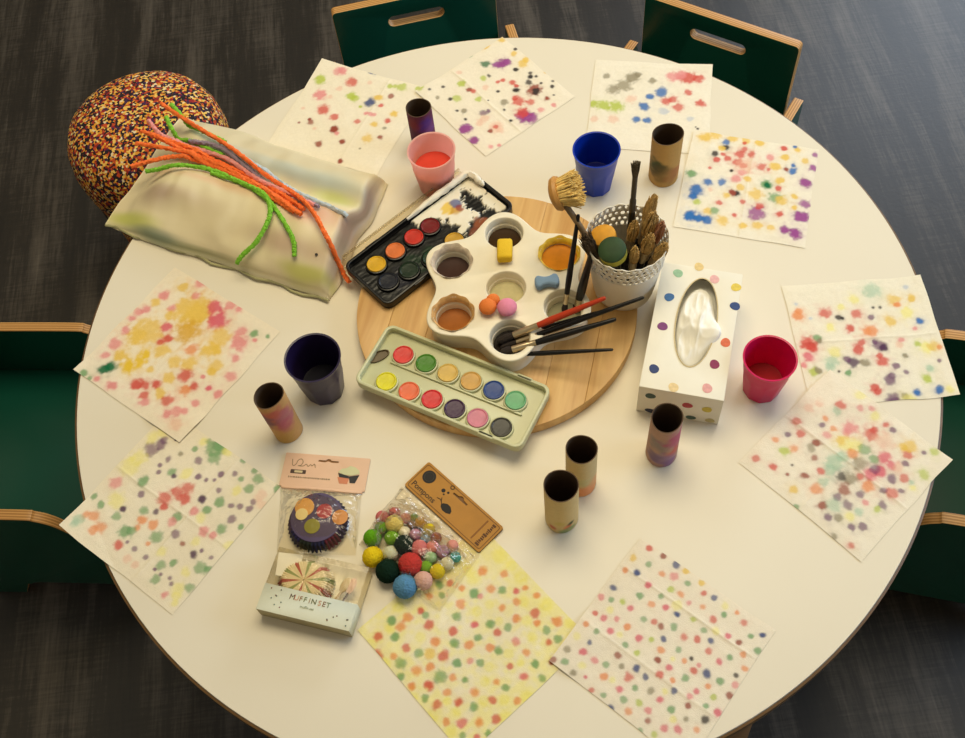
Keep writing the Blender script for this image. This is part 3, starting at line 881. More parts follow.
mint = plastic('mint_plastic', (212, 212, 170), 0.15, 0.28)
gs = thing('paint_box', 'pale mint paint box with twelve bright colour pans on the round board', 'paint box', (-0.0715, -0.0795, 0), group='watercolour paint boxes')
gs.rotation_mode = 'XYZ'
Rm = Matrix.Rotation(math.radians(-33.4), 4, 'Z')
gs.matrix_world = Matrix.Translation((-0.0705, -0.083, ZB + 0.0003)) @ Rm
tray = obj('tray', paint_box_tray(), mint, gs)
obj('divider_rib', plate([rrect(0.2, 0.003, 0.0014, 3)], 0.003, 0.0006), mint, gs, (0.004, 0.0, 0.004))
gcols = [[(214, 58, 52), (66, 126, 22), (214, 178, 88), (206, 160, 82), (26, 62, 128), (104, 172, 120)],
         [(216, 206, 30), (226, 104, 62), (206, 36, 40), (58, 26, 62), (204, 120, 140), (52, 50, 44)]]
inv = gs.matrix_world.inverted()
pts_g = [[(-0.1317, -0.0236, 0.5900), (-0.1019, -0.0420, 0.5900), (-0.0739, -0.0622, 0.5900), (-0.0443, -0.0797, 0.5900), (-0.0158, -0.0985, 0.5900), (0.0109, -0.1186, 0.5900)],
         [(-0.1580, -0.0617, 0.5900), (-0.1288, -0.0818, 0.5900), (-0.0993, -0.0990, 0.5900), (-0.0708, -0.1182, 0.5900), (-0.0422, -0.1369, 0.5900), (-0.0131, -0.1553, 0.5900)]]
pm, cm = finish(pan_mesh(), 'pan'), finish(collar_mesh(), 'collar')
for r in range(2):
    for k in range(6):
        q = inv @ Vector(pts_g[r][k])
        me = pm.copy()
        c = gcols[r][k]
        o = obj('paint_pan', me, mat('paint_%d_%d_%d' % c, c, 0.32, var=0.12, scale=70, bump=0.3, bscale=150, spec=.3), gs, (q.x, q.y, 0.0041))
        me2 = cm.copy()
        obj('pan_collar', me2, mint, gs, (q.x, q.y, 0.004))
q = inv @ Vector((-0.1655, -0.0186, 0.5880))
obj('brush_hollow', lathe([(0, .0005), (.011, .0005), (.0122, .002), (.0125, .003), (.0135, .003), (.0137, 0), (0, 0)], 32), mat('hollow_brown', (92, 74, 40), .4), gs, (q.x, q.y, .004), (0, 0, math.radians(55)), (1.15, .55, 1))
for sx, sy in ((0.085, 0.049), (0.075, -0.049)):
    obj('clasp', box(0.022, 0.006, 0.004, 0.0012), mint, gs, (sx, sy, 0.010))

blackp = attr_mat('black_tray_with_paint', 0.3, spec=0.35)
bs = thing('paint_box', 'black paint box smeared with white paint, lying open behind the white palette', 'paint box', group='watercolour paint boxes')
Rm = Matrix.Rotation(math.radians(35.8), 4, 'Z')
bs.matrix_world = Matrix.Translation((-0.0755, 0.1705, ZB + 0.0003)) @ Rm
black = mat('black_plastic', (10, 10, 9), 0.3, var=0.1, spec=0.35)
L, W = 0.246, 0.098
obj('tray', paint_box_tray(), black, bs)
inv = bs.matrix_world.inverted()
# dried paint spilled over the tray floor: a thin uneven skin
n1, n2 = 190, 78
X, Y = np.meshgrid(np.linspace(-.5, .5, n1) * (L - .011), np.linspace(-.5, .5, n2) * (W - .011), indexing='ij')
x, y = X.ravel(), Y.ravel()
u, v = x / L + .5, y / W + .5
nA, nB = vnoise(u, v, 5, 24), vnoise(u, v, 6, 50)
col = np.tile(np.array(lin((9, 10, 8))), (len(x), 1))
white = (232, 224, 202)
wmask = np.zeros(len(x))
for cx_, cy_, rr in ((.055, .028, .036), (.085, .036, .03), (.02, .042, .016), (.07, .04, .03), (.03, .034, .024), (.108, .018, .018), (.11, -.012, .016), (.112, .036, .014), (.055, -.004, .026), (.078, -.012, .014), (.012, .038, .014), (.04, -.02, .012), (.112, -.028, .012)):
    d = np.hypot(x - cx_, y - cy_) / rr + nA * .35 + nB * .22
    wmask = np.maximum(wmask, 1 - sstep(.85, 1.0, d))
for cx_, cy_, ax_, ay_ in ((.088, .004, .012, .024), (.093, .026, .008, .008), (.024, .006, .008, .02), (.036, -.012, .01, .008), (.03, -.002, .008, .012)):
    d = np.hypot((x - cx_) / ax_, (y - cy_) / ay_) + nB * .45
    wmask *= sstep(.8, 1.05, d)
w = wmask[:, None]
col = col * (1 - w) + np.array(lin(white)) * w
for cx_, cy_, rr, c, al in ((.055, .022, .012, (226, 190, 70), .9), (.062, .012, .010, (198, 150, 50), .9), (.068, .02, .009, (90, 100, 140), .9), (.066, .01, .007, (140, 50, 50), .8), (.07, -.033, .014, (140, 74, 40), .95), (.055, -.037, .01, (120, 60, 36), .9),
                            (-.075, -.022, .02, (20, 22, 40), .8), (-.045, -.02, .02, (16, 44, 22), .8), (-.02, -.024, .018, (22, 56, 24), .7), (-.1, -.012, .01, (60, 50, 30), .7)):
    d = np.hypot(x - cx_, y - cy_) / rr + nA * .3
    col = blob(col, d, c, al, .35)
hz = .0042 + wmask * .0028 + (nA * .5 + .5) * .0004 + (nB * .5 + .5) * .00025
idx = np.arange(n1 * n2).reshape(n1, n2)
f = np.stack([idx[:-1, :-1], idx[1:, :-1], idx[1:, 1:], idx[:-1, 1:]], -1).reshape(-1, 4)
me = bpy.data.meshes.new('paint_skin')
me.from_pydata(np.stack([x, y, hz], -1).tolist(), [], f.tolist())
me.polygons.foreach_set('use_smooth', np.ones(len(f), bool))
set_paint(me, col)
obj('dried_paint', me, blackp, bs)
sm_path = catmull([(-.004, .047, .0125), (.04, .0475, .014), (.08, .0468, .0145), (.112, .046, .0148), (.119, .038, .0148), (.1195, .02, .014), (.119, .012, .012)], 6)
rg_ = random.Random(6)
obj('paint_smear', tube(sm_path, .0052, 10, .22, rg_, taper=lambda q: .35 + .65 * min(1, 5 * q * (1 - q) + .1)), mat('dried_white_paint', (232, 224, 202), .5, var=.05), bs)
for p, c in (((-0.1576, 0.1353, 0.5900), (208, 162, 34)), ((-0.1286, 0.1545, 0.5900), (212, 112, 54)), ((-0.0993, 0.1746, 0.5900), (190, 48, 34)), ((-0.0737, 0.1906, 0.5900), (112, 22, 24)), ((-0.0412, 0.1578, 0.5900), (196, 152, 52)),
             ((-0.1115, 0.1167, 0.5900), (20, 40, 22)), ((-0.1431, 0.1026, 0.5900), (18, 22, 34)), ((-0.0765, 0.1321, 0.5900), (20, 50, 24))):
    q = inv @ Vector(p)
    obj('paint_pan', pm.copy(), mat('paint_%d_%d_%d' % c, c, 0.35, var=0.15, scale=70, bump=0.4, bscale=150, spec=.25), bs, (q.x, q.y, .0045))
    obj('pan_collar', cm.copy(), black, bs, (q.x, q.y, .0045))
obj('clasp', box(0.024, 0.006, 0.005, 0.0012), black, bs, (-0.062, -0.049, 0.008))
obj('clasp', box(0.024, 0.006, 0.005, 0.0012), black, bs, (-0.07, 0.049, 0.008))
obj('clear_lid', join(plate([rrect(L, 0.016, 0.006, 4, 0, 0.058)], 0.0016, 0.0004), plate([rrect(L, 0.002, 0.0008, 2, 0, 0.066)], 0.006, 0.0004)), film_mat('clear_rigid', .03, bump=.1), bs, (-0.006, 0, 0.004))

# ================================================================== WHITE PALETTE
wp = mat('white_palette_plastic', (232, 222, 196), 0.35, var=0.02, scale=50)
PAX, PAY, PH = 0.0235, 0.0515, 0.036
pal = thing('flower_palette', 'white flower-shaped palette with seven paint wells on the round board', 'palette', (PAX, PAY, ZB))
NP = 180
TH0 = math.radians(85)


def pr(a):
    return 0.1125 + 0.0132 * math.cos(6 * (a - TH0))


outl = [(pr(2 * pi * i / NP) * math.cos(2 * pi * i / NP), pr(2 * pi * i / NP) * math.sin(2 * pi * i / NP)) for i in range(NP)]
wells = [(0.0875 * math.cos(TH0 - i * pi / 3), 0.0875 * math.sin(TH0 - i * pi / 3)) for i in range(6)] + [(-0.002, -0.007)]
WR = 0.0272
deck = plate([outl] + [circle(WR, 40, *w) for w in wells], 0.004, 0.0018, PH - 0.004)
obj('deck', deck, wp, pal)
bm = bmesh.new()
rings = []
for k, (s, z) in enumerate(((0.985, PH - 0.002), (0.975, PH - 0.006), (0.955, 0.004), (0.965, 0.0), (0.93, 0.0), (0.925, 0.006), (0.95, PH - 0.006))):
    rings.append([bm.verts.new((p[0] * s, p[1] * s, z)) for p in outl])
for a, b in zip(rings, rings[1:]):
    for i in range(NP):
        j = (i + 1) % NP
        bm.faces.new((a[i], a[j], b[j], b[i]))
obj('skirt', bm, wp, pal)
well_me = finish(lathe([(WR + .0002, PH - .0008), (WR - .0012, PH - .004), (WR - .0018, PH - .012), (WR - .0032, PH - .0135), (WR - .0042, .006), (WR - .007, .003), (0, .003)], 44), 'well')
well_me.materials.append(wp)
content = [('dark_brown_water', (60, 40, 18), .016), ('orange_paint', (204, 128, 30), .024), ('grey_water', (150, 144, 112), .01), ('black_brown_water', (34, 26, 22), .014),
           ('amber_water', (160, 96, 42), .012), ('brown_mauve_water', (66, 46, 40), .014), ('cream_paint', (196, 186, 140), .016)]
rng = random.Random(4)
for i, (w, (nm, c, lv)) in enumerate(zip(wells, content)):
    o = obj('well', well_me, None, pal, (w[0], w[1], 0))
    rr = WR - .0042 + (.0022 if lv > .0225 else .0006)
    if lv > .0225:
        rr = WR - .0022
    obj('paint_water', lathe([(0, lv), (rr * .92, lv), (rr, lv + .0006), (rr, lv - .003), (0, lv - .003)], 40), liquid_m(nm, c, .12), o)
    if i in (1, 4, 5):      # skin of dried paint peeling at the rim
        cc = {1: (222, 186, 50), 4: (206, 160, 96), 5: (214, 196, 172)}[i]
        ph = [rng.uniform(0, 6) for _ in range(3)]

        def fn(a, k, r, z, ph=ph):
            wv = .5 + .5 * math.sin(7 * a + ph[0]) * math.sin(3 * a + ph[1])
            return r + (.0022 * wv if k < 2 else 0), z + (.0026 * wv if k == 0 else 0)
        obj('dried_rim', lathe([(WR + .0012, PH + .0006), (WR - .0005, PH + .0003), (WR - .0022, PH - .004), (WR - .0026, PH - .009), (WR - .002, PH - .009), (WR - .0014, PH - .003), (WR + .0008, PH - .0002), (WR + .0012, PH + .0006)], 80, fn),
            mat('dried_paint_%d' % i, cc, .6, var=.2, scale=120), o)

# foam pieces on the palette
def foam_bone(L_, r, h):
    ts = [math.cos(pi * i / 24) for i in range(25)]
    up_ = [(L_ / 2 * t, r * math.sqrt(max(0, 1 - t ** 8)) * (.66 + .34 * min(1, (t / .62) ** 2))) for t in ts]
    return plate([up_ + [(x, -y) for x, y in up_[-2:0:-1]]], h, h * .3)


ZP = ZB + PH
o = obj('foam_piece', foam_bone(.034, .0102, .012), mat('blue_foam', (128, 156, 184), .9, bump=.4, bscale=500), None, (0, 0, 0))
p = Vector((0.0780, 0.0396, 0.6220))
o.location = (p.x, p.y, ZP + .0005)
o.rotation_euler = (0, 0, math.radians(0))
tag(o, 'pale blue bone-shaped foam piece lying on the white palette', 'foam piece', 'foam pieces on the palette')
o = obj('foam_piece', box(.0215, .037, .014, .004, 3), mat('yellow_foam', (226, 186, 30), .85, bump=.4, bscale=500), None)
p = Vector((0.0276, 0.1010, 0.6240))
o.location = (p.x, p.y, ZP + .0008)
o.rotation_euler = (math.radians(-6), 0, math.radians(-8))
tag(o, 'yellow foam block across the edge of a palette well', 'foam piece', 'foam pieces on the palette')


def puff(r, sq=.72):
    bm = bmesh.new()
    bmesh.ops.create_icosphere(bm, subdivisions=4, radius=r)
    rg = random.Random(int(r * 1e5))
    for v in bm.verts:
        v.co *= 1 + rg.uniform(-.012, .012)
        v.co.z *= sq
    return bm


p = Vector((0.0181, 0.0054, 0.6280))
o = obj('foam_piece', puff(.0135), mat('pink_foam', (228, 138, 168), .85, bump=.3, bscale=400), None, (p.x, p.y, ZP + .0098))
tag(o, 'round pink foam piece lying on the white palette', 'foam piece', 'foam pieces on the palette')
p = Vector((-0.0037, 0.0116, 0.6280))
bm = join(puff(.0122), xform(puff(.0095), (.0085, .010, -.001)))
o = obj('foam_piece', bm, mat('orange_foam', (226, 122, 48), .85, bump=.3, bscale=400), None, (p.x - .004, p.y, ZP + .0089))
tag(o, 'orange two-lobed foam piece touching the pink one on the palette', 'foam piece', 'foam pieces on the palette')

# ================================================================== BRUSHES
ferr = mat('ferrule_metal', (206, 186, 150), .28, metal=.85, var=.05)
blackpaint = mat('black_lacquer', (14, 12, 12), .3, spec=.4)
darkbristle = mat('dark_bristle', (40, 30, 24), .9, bump=.6, bscale=600)
tanbristle = mat('tan_bristle', (200, 164, 100), .9, var=.3, scale=150, bump=.6, bscale=600)


def make_brush(label, end, tip, handle_m, bristle_m, hl=.62, fl=.16, rh=.0036, rf=.0042, bl=None, flat=1.0, round_tip=True, group='paint brushes', bmax=1.15, strands=0, ferr_m=None):
    """end = handle end, tip = bristle tip (world points)."""
    end, tip = Vector(end), Vector(tip)
    ax = tip - end
    Lb = ax.length
    q = ax.to_track_quat('Z', 'Y')
    t = thing('paint_brush', label, 'brush', end, group=group)
    t.rotation_mode = 'QUATERNION'
    t.rotation_quaternion = q
    zh, zf = Lb * hl, Lb * (hl + fl)
    obj('handle', lathe([(0, 0), (rh * .55, .001), (rh * .7, .004), (rh * .8, zh * .2), (rh * 1.12, zh * .62), (rh * 1.2, zh * .8), (rh, zh), (0, zh)], 16), handle_m, t)
    obj('ferrule', lathe([(rh * .9, zh - .001), (rh * 1.05, zh - .001), (rh * 1.05, zh + (zf - zh) * .3), (rf * .98, zh + (zf - zh) * .34), (rf, zf), (rf * .85, zf), (0, zf - .001)], 20), ferr_m or ferr, t)
    bl = Lb - zf

    def fn(a, i, r, z):
        k = 1 + .07 * math.sin(9 * a + i) + .05 * math.sin(17 * a + 2 * i)
        return r * k, z
    if strands:
        rg = random.Random(int(Lb * 1e6))
        ps = []
        for k in range(strands):
            a, q_ = rg.uniform(0, 2 * pi), math.sqrt(rg.random())
            x0, y0 = rf * .8 * q_ * math.cos(a), rf * .8 * q_ * math.sin(a)
            e1, e2 = bmax * rg.uniform(.95, 1.15), bmax * rg.uniform(.75, 1.2) * (1.15 if not round_tip else .8)
            top = zf + bl * (1 - (.28 if round_tip else .08) * q_ * q_ - rg.uniform(0, .12))
            jx, jy = rg.uniform(-.001, .001), rg.uniform(-.001, .001)
            ps.append(tube([(x0, y0, zf - .002), (x0 * e1, y0 * e1, zf + (top - zf) * .5), (x0 * e2 + jx, y0 * e2 + jy, top)], .0011, 4, taper=lambda w: 1 - .5 * w))
        o = obj('bristles', join(*ps), bristle_m, t)
        o['kind'] = 'stuff'
        return t
    prof = [(0, zf - .002), (rf * .82, zf - .002), (rf * 1.0, zf + bl * .15), (rf * bmax, zf + bl * .45), (rf * bmax * .92, zf + bl * .75), (rf * (.55 if round_tip else .9), zf + bl * .93), (0, zf + bl)]
    o = obj('bristles', lathe(prof, 28, fn), bristle_m, t)
    if flat != 1.0:
        o.scale = (1, flat, 1)
    return t


redp = mat('red_lacquer', (186, 58, 26), .3, spec=.4)
ZW = .038
make_brush('red-handled paint brush resting in a palette well', (0.1466, -0.0270, 0.6650), (-0.0020, -0.0311, 0.6000), redp, darkbristle, .62, .22, .0042, .0048)
make_brush('long black-handled paint brush lying over the red-handled one in the palette well', (0.1970, -0.0314, 0.6600), (0.0009, -0.0394, 0.5970), blackpaint, darkbristle, .74, .14, .0036, .0036)
make_brush('black paint brush with a wide silver ferrule in the palette well', (0.1566, -0.0515, 0.6480), (-0.0003, -0.0508, 0.6030), blackpaint, darkbristle, .69, .2, .0042, .0048)
make_brush('thin black paint brush lying lowest in the palette well', (0.1462, -0.0887, 0.6340), (0.0061, -0.0521, 0.5980), blackpaint, darkbristle, .8, .1, .003, .003)
make_brush('black paint brush with a pale tip band in the middle of the bunch', (0.1361, -0.0303, 0.6380), (0.0064, -0.0277, 0.5950), blackpaint, darkbristle, .72, .16, .0032, .0034)
make_brush('black brush leaning from a palette well up to the wooden brush head', (0.1255, 0.0664, 0.7280), (0.0958, 0.0040, 0.5940), blackpaint, darkbristle, .80, .1, .0036, .0036)
make_brush('thick black brush leaning from a palette well against the white pot', (0.1370, 0.0270, 0.6950), (0.1137, 0.0070, 0.5950), blackpaint, darkbristle, .82, .1, .0052, .005)

# ================================================================== LACE POT
POX, POY, POH, POR = 0.1865, 0.0415, 0.117, 0.0555
potm = mat('white_enamel', (230, 222, 204), .32, var=.03, scale=30)
pot = thing('lace_pot', 'white tapered pot with a pierced lace rim, full of brushes', 'pot', (POX, POY, ZB))


def potr(z):
    return 0.041 + (POR - 0.041) * (z / POH) ** .9


zl = .078
prof = [(0, 0), (.039, 0), (.041, .002)] + [(potr(zl * k / 8), zl * k / 8) for k in range(1, 9)]
prof += [(potr(zl) - .0014, zl)] + [(potr(zl * k / 8) - .0014, zl * k / 8) for k in range(7, 0, -1)] + [(.038, .004), (0, .004)]
obj('pot_body', lathe(prof, 72), potm, pot)
NC, NR = 40, 4
bm = bmesh.new()
cache = {}


def LV(cu, cv):
    key = (round(cu * 1e4) % round(NC * 1e4), round(cv * 1e4))
    if key not in cache:
        a = 2 * pi * cu / NC
        z = zl + (POH - zl) * cv / NR
        if cv >= NR - 1e-6:
            z += .0016 * math.cos(a * NC / 2)
        r = potr(z)
        cache[key] = bm.verts.new((r * math.cos(a), r * math.sin(a), z))
    return cache[key]


rng = random.Random(9)
for j in range(NR):
    for i in range(NC):
        o = 0.5 * (j % 2)
        jx, jy = rng.uniform(-.06, .06), rng.uniform(-.06, .06)
        outer = [(0, 0), (.5, 0), (1, 0), (1, .5), (1, 1), (.5, 1), (0, 1), (0, .5)]
        rin, asp, ro_ = rng.uniform(.24, .40), rng.uniform(.8, 1.2), rng.uniform(-20, 20)
        inn = [(.5 + jx + rin * math.cos(math.radians(225 + ro_ + 45 * k)) * asp, .5 + jy + rin * math.sin(math.radians(225 + ro_ + 45 * k)) / asp) for k in range(8)]
        ov = []
        for k, (a, b) in enumerate(outer):
            ov.append(LV(i + a + o, j + b))
        iv = []
        for a, b in inn:
            an = 2 * pi * (i + a + o) / NC
            z = zl + (POH - zl) * (j + b) / NR
            iv.append(bm.verts.new((potr(z) * math.cos(an), potr(z) * math.sin(an), z)))
        for k in range(8):
            bm.faces.new((ov[k], ov[(k + 1) % 8], iv[(k + 1) % 8], iv[k]))
o = obj('lace_rim', bm, potm, pot)
sd = o.modifiers.new('thick', 'SOLIDIFY')
sd.thickness = .0014
sd.offset = -1
obj('lace_band', lathe([(potr(zl) + .0006, zl - .002), (potr(zl) + .0012, zl), (potr(zl) + .0006, zl + .002), (potr(zl) - .0016, zl + .002), (potr(zl) - .0016, zl - .002), (potr(zl) + .0006, zl - .002)], 72), potm, pot)

# things standing in the pot
PB = (POX, POY, ZB + .006)


def in_pot(dx, dy, dz=.006):
    return (POX + dx, POY + dy, ZB + dz)


make_brush('black brush with a grey splayed flat tip rising from the white pot', in_pot(.004, .004), (0.2016, 0.0841, 0.7950), blackpaint, mat('grey_bristle', (96, 84, 62), .9, var=.3, scale=200, bump=.6, bscale=600), .62, .27, .0042, .0036, bmax=1.7, round_tip=False, strands=70, ferr_m=mat('dull_dark_ferrule', (84, 76, 62), .45, metal=.5), group='brushes in the white pot')
stub = [('stubby tan brush leaning out farthest beside the grey-tipped brush', (.006, .012), (655.5,196,.165), .0085),
        ('thick tan brush leaning over the lace rim behind the dark ones', (.012, .004), (654,212,.165), .0105),
        ('pinkish tan round brush at the rim nearest the tissue box', (.02, .0), (664,222,.155), .0075),
        ('frayed tan brush leaning low over the rim toward the tissue box', (.018, -.012), (666,243,.15), .0085),
        ('short tan brush with a dark foot between the green dauber and the rim', (.004, -.018), (637,246,.14), .007),
        ('bushy tan brush in the middle of the pot', (.016, -.004), (652,236,.15), .0095),
        ('tan brush half hidden behind the grey-tipped brush', (-.004, .014), (634,221,.15), .008)]
STUB_TIPS = [(0.2316, 0.0851, 0.7250), (0.2242, 0.0560, 0.7250), (0.2346, 0.0455, 0.7150), (0.2322, 0.0136, 0.7100), (0.1938, 0.0215, 0.7020), (0.2158, 0.0297, 0.7120), (0.2004, 0.0573, 0.7100)]
for (lab, d, _, rf), tp in zip(stub, STUB_TIPS):
    bmz = tanbristle if 'pinkish' not in lab else mat('pink_tan_bristle', (176, 124, 92), .9, var=.2, scale=150, bump=.6, bscale=600)
    make_brush(lab, in_pot(d[0] * .8, d[1] * .8), tp, blackpaint, bmz, .5, .2, .0045, rf * .8, bmax=1.45, strands=110, group='brushes in the white pot')


def make_dauber(label, foot, head, r, m_top, m_rim, sq=1.0):
    foot, head = Vector(foot), Vector(head)
    ax = head - foot
    t = thing('sponge_dauber', label, 'dauber', foot, group='sponge daubers in the white pot')
    t.rotation_mode = 'QUATERNION'
    t.rotation_quaternion = ax.to_track_quat('Z', 'Y')
    L_ = ax.length
    obj('handle', lathe([(0, 0), (.004, .001), (.0045, L_ * .5), (.006, L_ - r * .6), (0, L_ - r * .5)], 18), blackpaint, t)
    obj('sponge', lathe([(0, L_ - r * .95), (r * .8, L_ - r * .92), (r * .98, L_ - r * .7), (r, L_)], 40), m_rim, t)
    obj('painted_face', lathe([(r, L_), (r * .97, L_ + r * .16), (r * .8, L_ + r * .3), (r * .45, L_ + r * .38), (0, L_ + r * .4)], 40), m_top, t)


make_dauber('round sponge dauber with a dark green face and yellow side', in_pot(-.006, -.008, .03), (0.1616, 0.0177, 0.7060), .0185, mat('dark_green_sponge', (40, 66, 30), .75, var=.2, scale=60), mat('olive_yellow_sponge', (168, 158, 40), .75, var=.15, scale=60))
make_dauber('round amber yellow sponge dauber behind the green one', in_pot(-.006, .004), (0.1558, 0.0502, 0.6950), .0175, mat('amber_sponge', (208, 146, 30), .75, var=.15, scale=60), MATS['amber_sponge'])
make_brush('splayed brown brush between the leaning black brushes and the green dauber', in_pot(-.02, .0), (0.1278, 0.0297, 0.7280), blackpaint, mat('brown_bristle', (92, 74, 52), .9, var=.3, scale=180, bump=.6, bscale=600), .5, .12, .0045, .007, bmax=1.6, round_tip=False, strands=110, group='brushes in the white pot')

# wooden scrubbing brush with pale bristles
hb = Vector((0.1014, 0.0962, 0.7380))
db_ = thing('scrubbing_brush', 'wooden round-headed scrubbing brush with pale straw bristles sticking out of the pot', 'brush', hb)
axis = (Vector((0.1368, 0.0915, 0.7520)) - hb).normalized()
db_.rotation_mode = 'QUATERNION'
db_.rotation_quaternion = axis.to_track_quat('Z', 'Y')
obj('brush_head', lathe([(0, -.007), (.014, -.0065), (.0215, -.003), (.0235, .002), (.022, .006), (.016, .0075), (0, .008)], 40), mat('beech_head', (188, 136, 68), .5, var=.12, scale=50), db_)
rng = random.Random(3)
straw = mat('straw_bristle', (232, 200, 122), .8, var=.2, scale=120)
parts = []
for k in range(520):
    a, rr = rng.uniform(0, 2 * pi), .0185 * math.sqrt(rng.random())
    x, y = rr * math.cos(a), rr * math.sin(a)
    sp_ = 1.3 + rng.uniform(-.12, .12)
    hh = .031 + rng.uniform(-.006, .003)
    parts.append(tube([(x, y, .005), (x * 1.15, y * 1.15, .016), (x * sp_ + rng.uniform(-.002, .002), y * sp_ + rng.uniform(-.002, .002), hh)], .0013, 5, taper=lambda q: 1 - .45 * q))
o = obj('bristles', join(*parts), straw, db_)
o['kind'] = 'stuff'
inv_m = Matrix.LocRotScale(hb, axis.to_track_quat('Z', 'Y'), None).inverted()
hp = [inv_m @ Vector(q) for q in (tuple(hb), (0.1166, 0.0721, 0.7250), (0.1313, 0.0557, 0.7000), in_pot(-.022, .006, .03), in_pot(-.018, .004, .008))]
obj('handle', tube(catmull(hp, 6), .0042, 12), mat('beech_handle', (120, 96, 62), .5, var=.12, scale=50), db_)

# ================================================================== TISSUE BOX
tbx = thing('tissue_box', 'white tissue box printed with coloured polka dots', 'tissue box', (0.2552, -0.0695, TZ + .0003), (0, 0, math.radians(69.3 - 90)))
cardw = mat('white_card', (234, 228, 210), .5, var=.02, scale=30)
TW, TL, TH = 0.108, 0.199, 0.066
ovc = (0.0035, 0.012)
oval = circle(.0265, 56, ovc[0], ovc[1], .0705)
obj('box_top', plate([rrect(TW, TL, .001, 2), oval], .0012, .0003, TH - .0012), cardw, tbx)
bm = bmesh.new()
for z, k in ((0, 0), (TH - .0012, 0), (TH - .0012, .001), (.001, .001)):
    pass
w2, l2 = TW / 2, TL / 2
v = [(-w2, -l2, 0), (w2, -l2, 0), (w2, l2, 0), (-w2, l2, 0), (-w2, -l2, TH - .0012), (w2, -l2, TH - .0012), (w2, l2, TH - .0012), (-w2, l2, TH - .0012)]
i_ = [(x * .98, y * .99, max(z, .001)) for x, y, z in v]
bmb = bm_py(v + i_, [(0, 1, 5, 4), (1, 2, 6, 5), (2, 3, 7, 6), (3, 0, 4, 7), (0, 1, 2, 3), (8, 9, 13, 12), (9, 10, 14, 13), (10, 11, 15, 14), (11, 8, 12, 15), (8, 9, 10, 11), (4, 5, 13, 12), (5, 6, 14, 13), (6, 7, 15, 14), (7, 4, 12, 15)])
bm.free()
obj('box_sides', bmb, cardw, tbx)
obj('opening_rim', plate([circle(.0275, 56, ovc[0], ovc[1], .0715), circle(.0258, 56, ovc[0], ovc[1], .0697)], .0008, .0003, TH), mat('rim_beige', (196, 176, 130), .4), tbx)
# printed dots: (pixel measured on the lid) top face
tinv = Matrix.LocRotScale(Vector((0.2552, -0.0695, TZ)), Euler((0, 0, math.radians(69.3 - 90))), None).inverted()
rng = random.Random(12)
tops = [((0.2558, 0.0209, 0.6260), (150, 188, 150)), ((0.2860, 0.0266, 0.6260), (222, 194, 130)), ((0.3018, 0.0028, 0.6260), (226, 172, 170)), ((0.3270, -0.0148, 0.6260), (222, 196, 76)), ((0.2359, -0.0154, 0.6260), (52, 104, 156)),
        ((0.3184, -0.0441, 0.6260), (28, 62, 120)), ((0.2176, -0.0594, 0.6260), (118, 46, 110)), ((0.2927, -0.0976, 0.6260), (214, 102, 62)), ((0.2712, -0.1274, 0.6260), (134, 22, 78)), ((0.1934, -0.1214, 0.6260), (26, 50, 104)), ((0.2123, -0.1523, 0.6260), (226, 200, 146)), ((0.2540, -0.1605, 0.6260), (222, 160, 156))]
for p, c in tops:
    q = tinv @ Vector(p)
    obj('printed_dot', plate([circle(.0066, 20, 0, 0, .0066, .05, rng)], .0003), mat('dot_%d_%d_%d' % c, c, .6, var=.12, scale=200), tbx, (q.x, q.y, TH + .00005))
fr = [(-.038, .046, (60, 84, 74)), (-.036, .006, (40, 44, 70)), (.0105, .038, (176, 56, 64)), (.036, .036, (206, 186, 70)), (.018, .007, (70, 96, 84)), (.043, .008, (190, 176, 120))]
for x, z, c in fr:
    obj('printed_dot', plate([circle(.0066, 20, 0, 0, .0066 if z > .01 else .005, .05, rng)], .0003), mat('dot_%d_%d_%d' % c, c, .6, var=.12, scale=200), tbx, (x, -TL / 2 - .0002, z), (pi / 2, 0, 0))
for y, z, c in ((.02, .03, (226, 160, 150)), (-.02, .028, (70, 60, 70)), (.06, .03, (206, 186, 70))):
    obj('printed_dot', plate([circle(.0066, 20)], .0003), mat('dot_%d_%d_%d' % c, c, .6, var=.12, scale=200), tbx, (-TW / 2 - .0002, y, z), (pi / 2, 0, -pi / 2))
obj('folded_stack', box(TW - .012, TL - .012, .046, .001), mat('tissue_white', (242, 238, 226), .9, var=.02), tbx, (0, 0, .0015))
# the tissue: folded sheet bulging out of the opening
n = 60
G = np.linspace(-1, 1, n)
X, Y = np.meshgrid(G, G, indexing='ij')
R = np.hypot(X, Y)
S = np.maximum(np.maximum(np.abs(X), np.abs(Y)), 1e-6) / np.maximum(R, 1e-6)
x, y = (X * S).ravel(), (Y * S).ravel()
rr = np.hypot(x, y)
u, v = (x + 1) / 2, (y + 1) / 2
ridge = np.abs(vnoise(u, v, 31, 4)) * .007 + np.abs(vnoise(u, v, 35, 6)) * .004 + vnoise(u, v, 33, 22) * .0004
zz = TH - .011 + .013 * np.sqrt(np.clip(1 - rr ** 2, 0, 1)) - ridge * (1 - rr ** 4) + .012 * np.exp(-((x - .7) ** 2 + (y + .15) ** 2) / .12) + .004 * np.exp(-((x - .1) ** 2 + (y - .1) ** 2) / .2)
vx = ovc[0] + x * .0245 + .013 * np.exp(-((x - .8) ** 2 + (y + .15) ** 2) / .1) * 1.0
vy = ovc[1] - .003 + y * .063
idx = np.arange(n * n).reshape(n, n)
f = np.stack([idx[:-1, :-1], idx[1:, :-1], idx[1:, 1:], idx[:-1, 1:]], -1).reshape(-1, 4)
me = bpy.data.meshes.new('tissue')
me.from_pydata(np.stack([vx, vy, zz], -1).tolist(), [], f.tolist())
me.polygons.foreach_set('use_smooth', np.ones(len(f), bool))
o = obj('paper_tissue', me, mat('tissue_white', (242, 238, 226), .9, var=.02), None, tbx.location, tbx.rotation_euler)
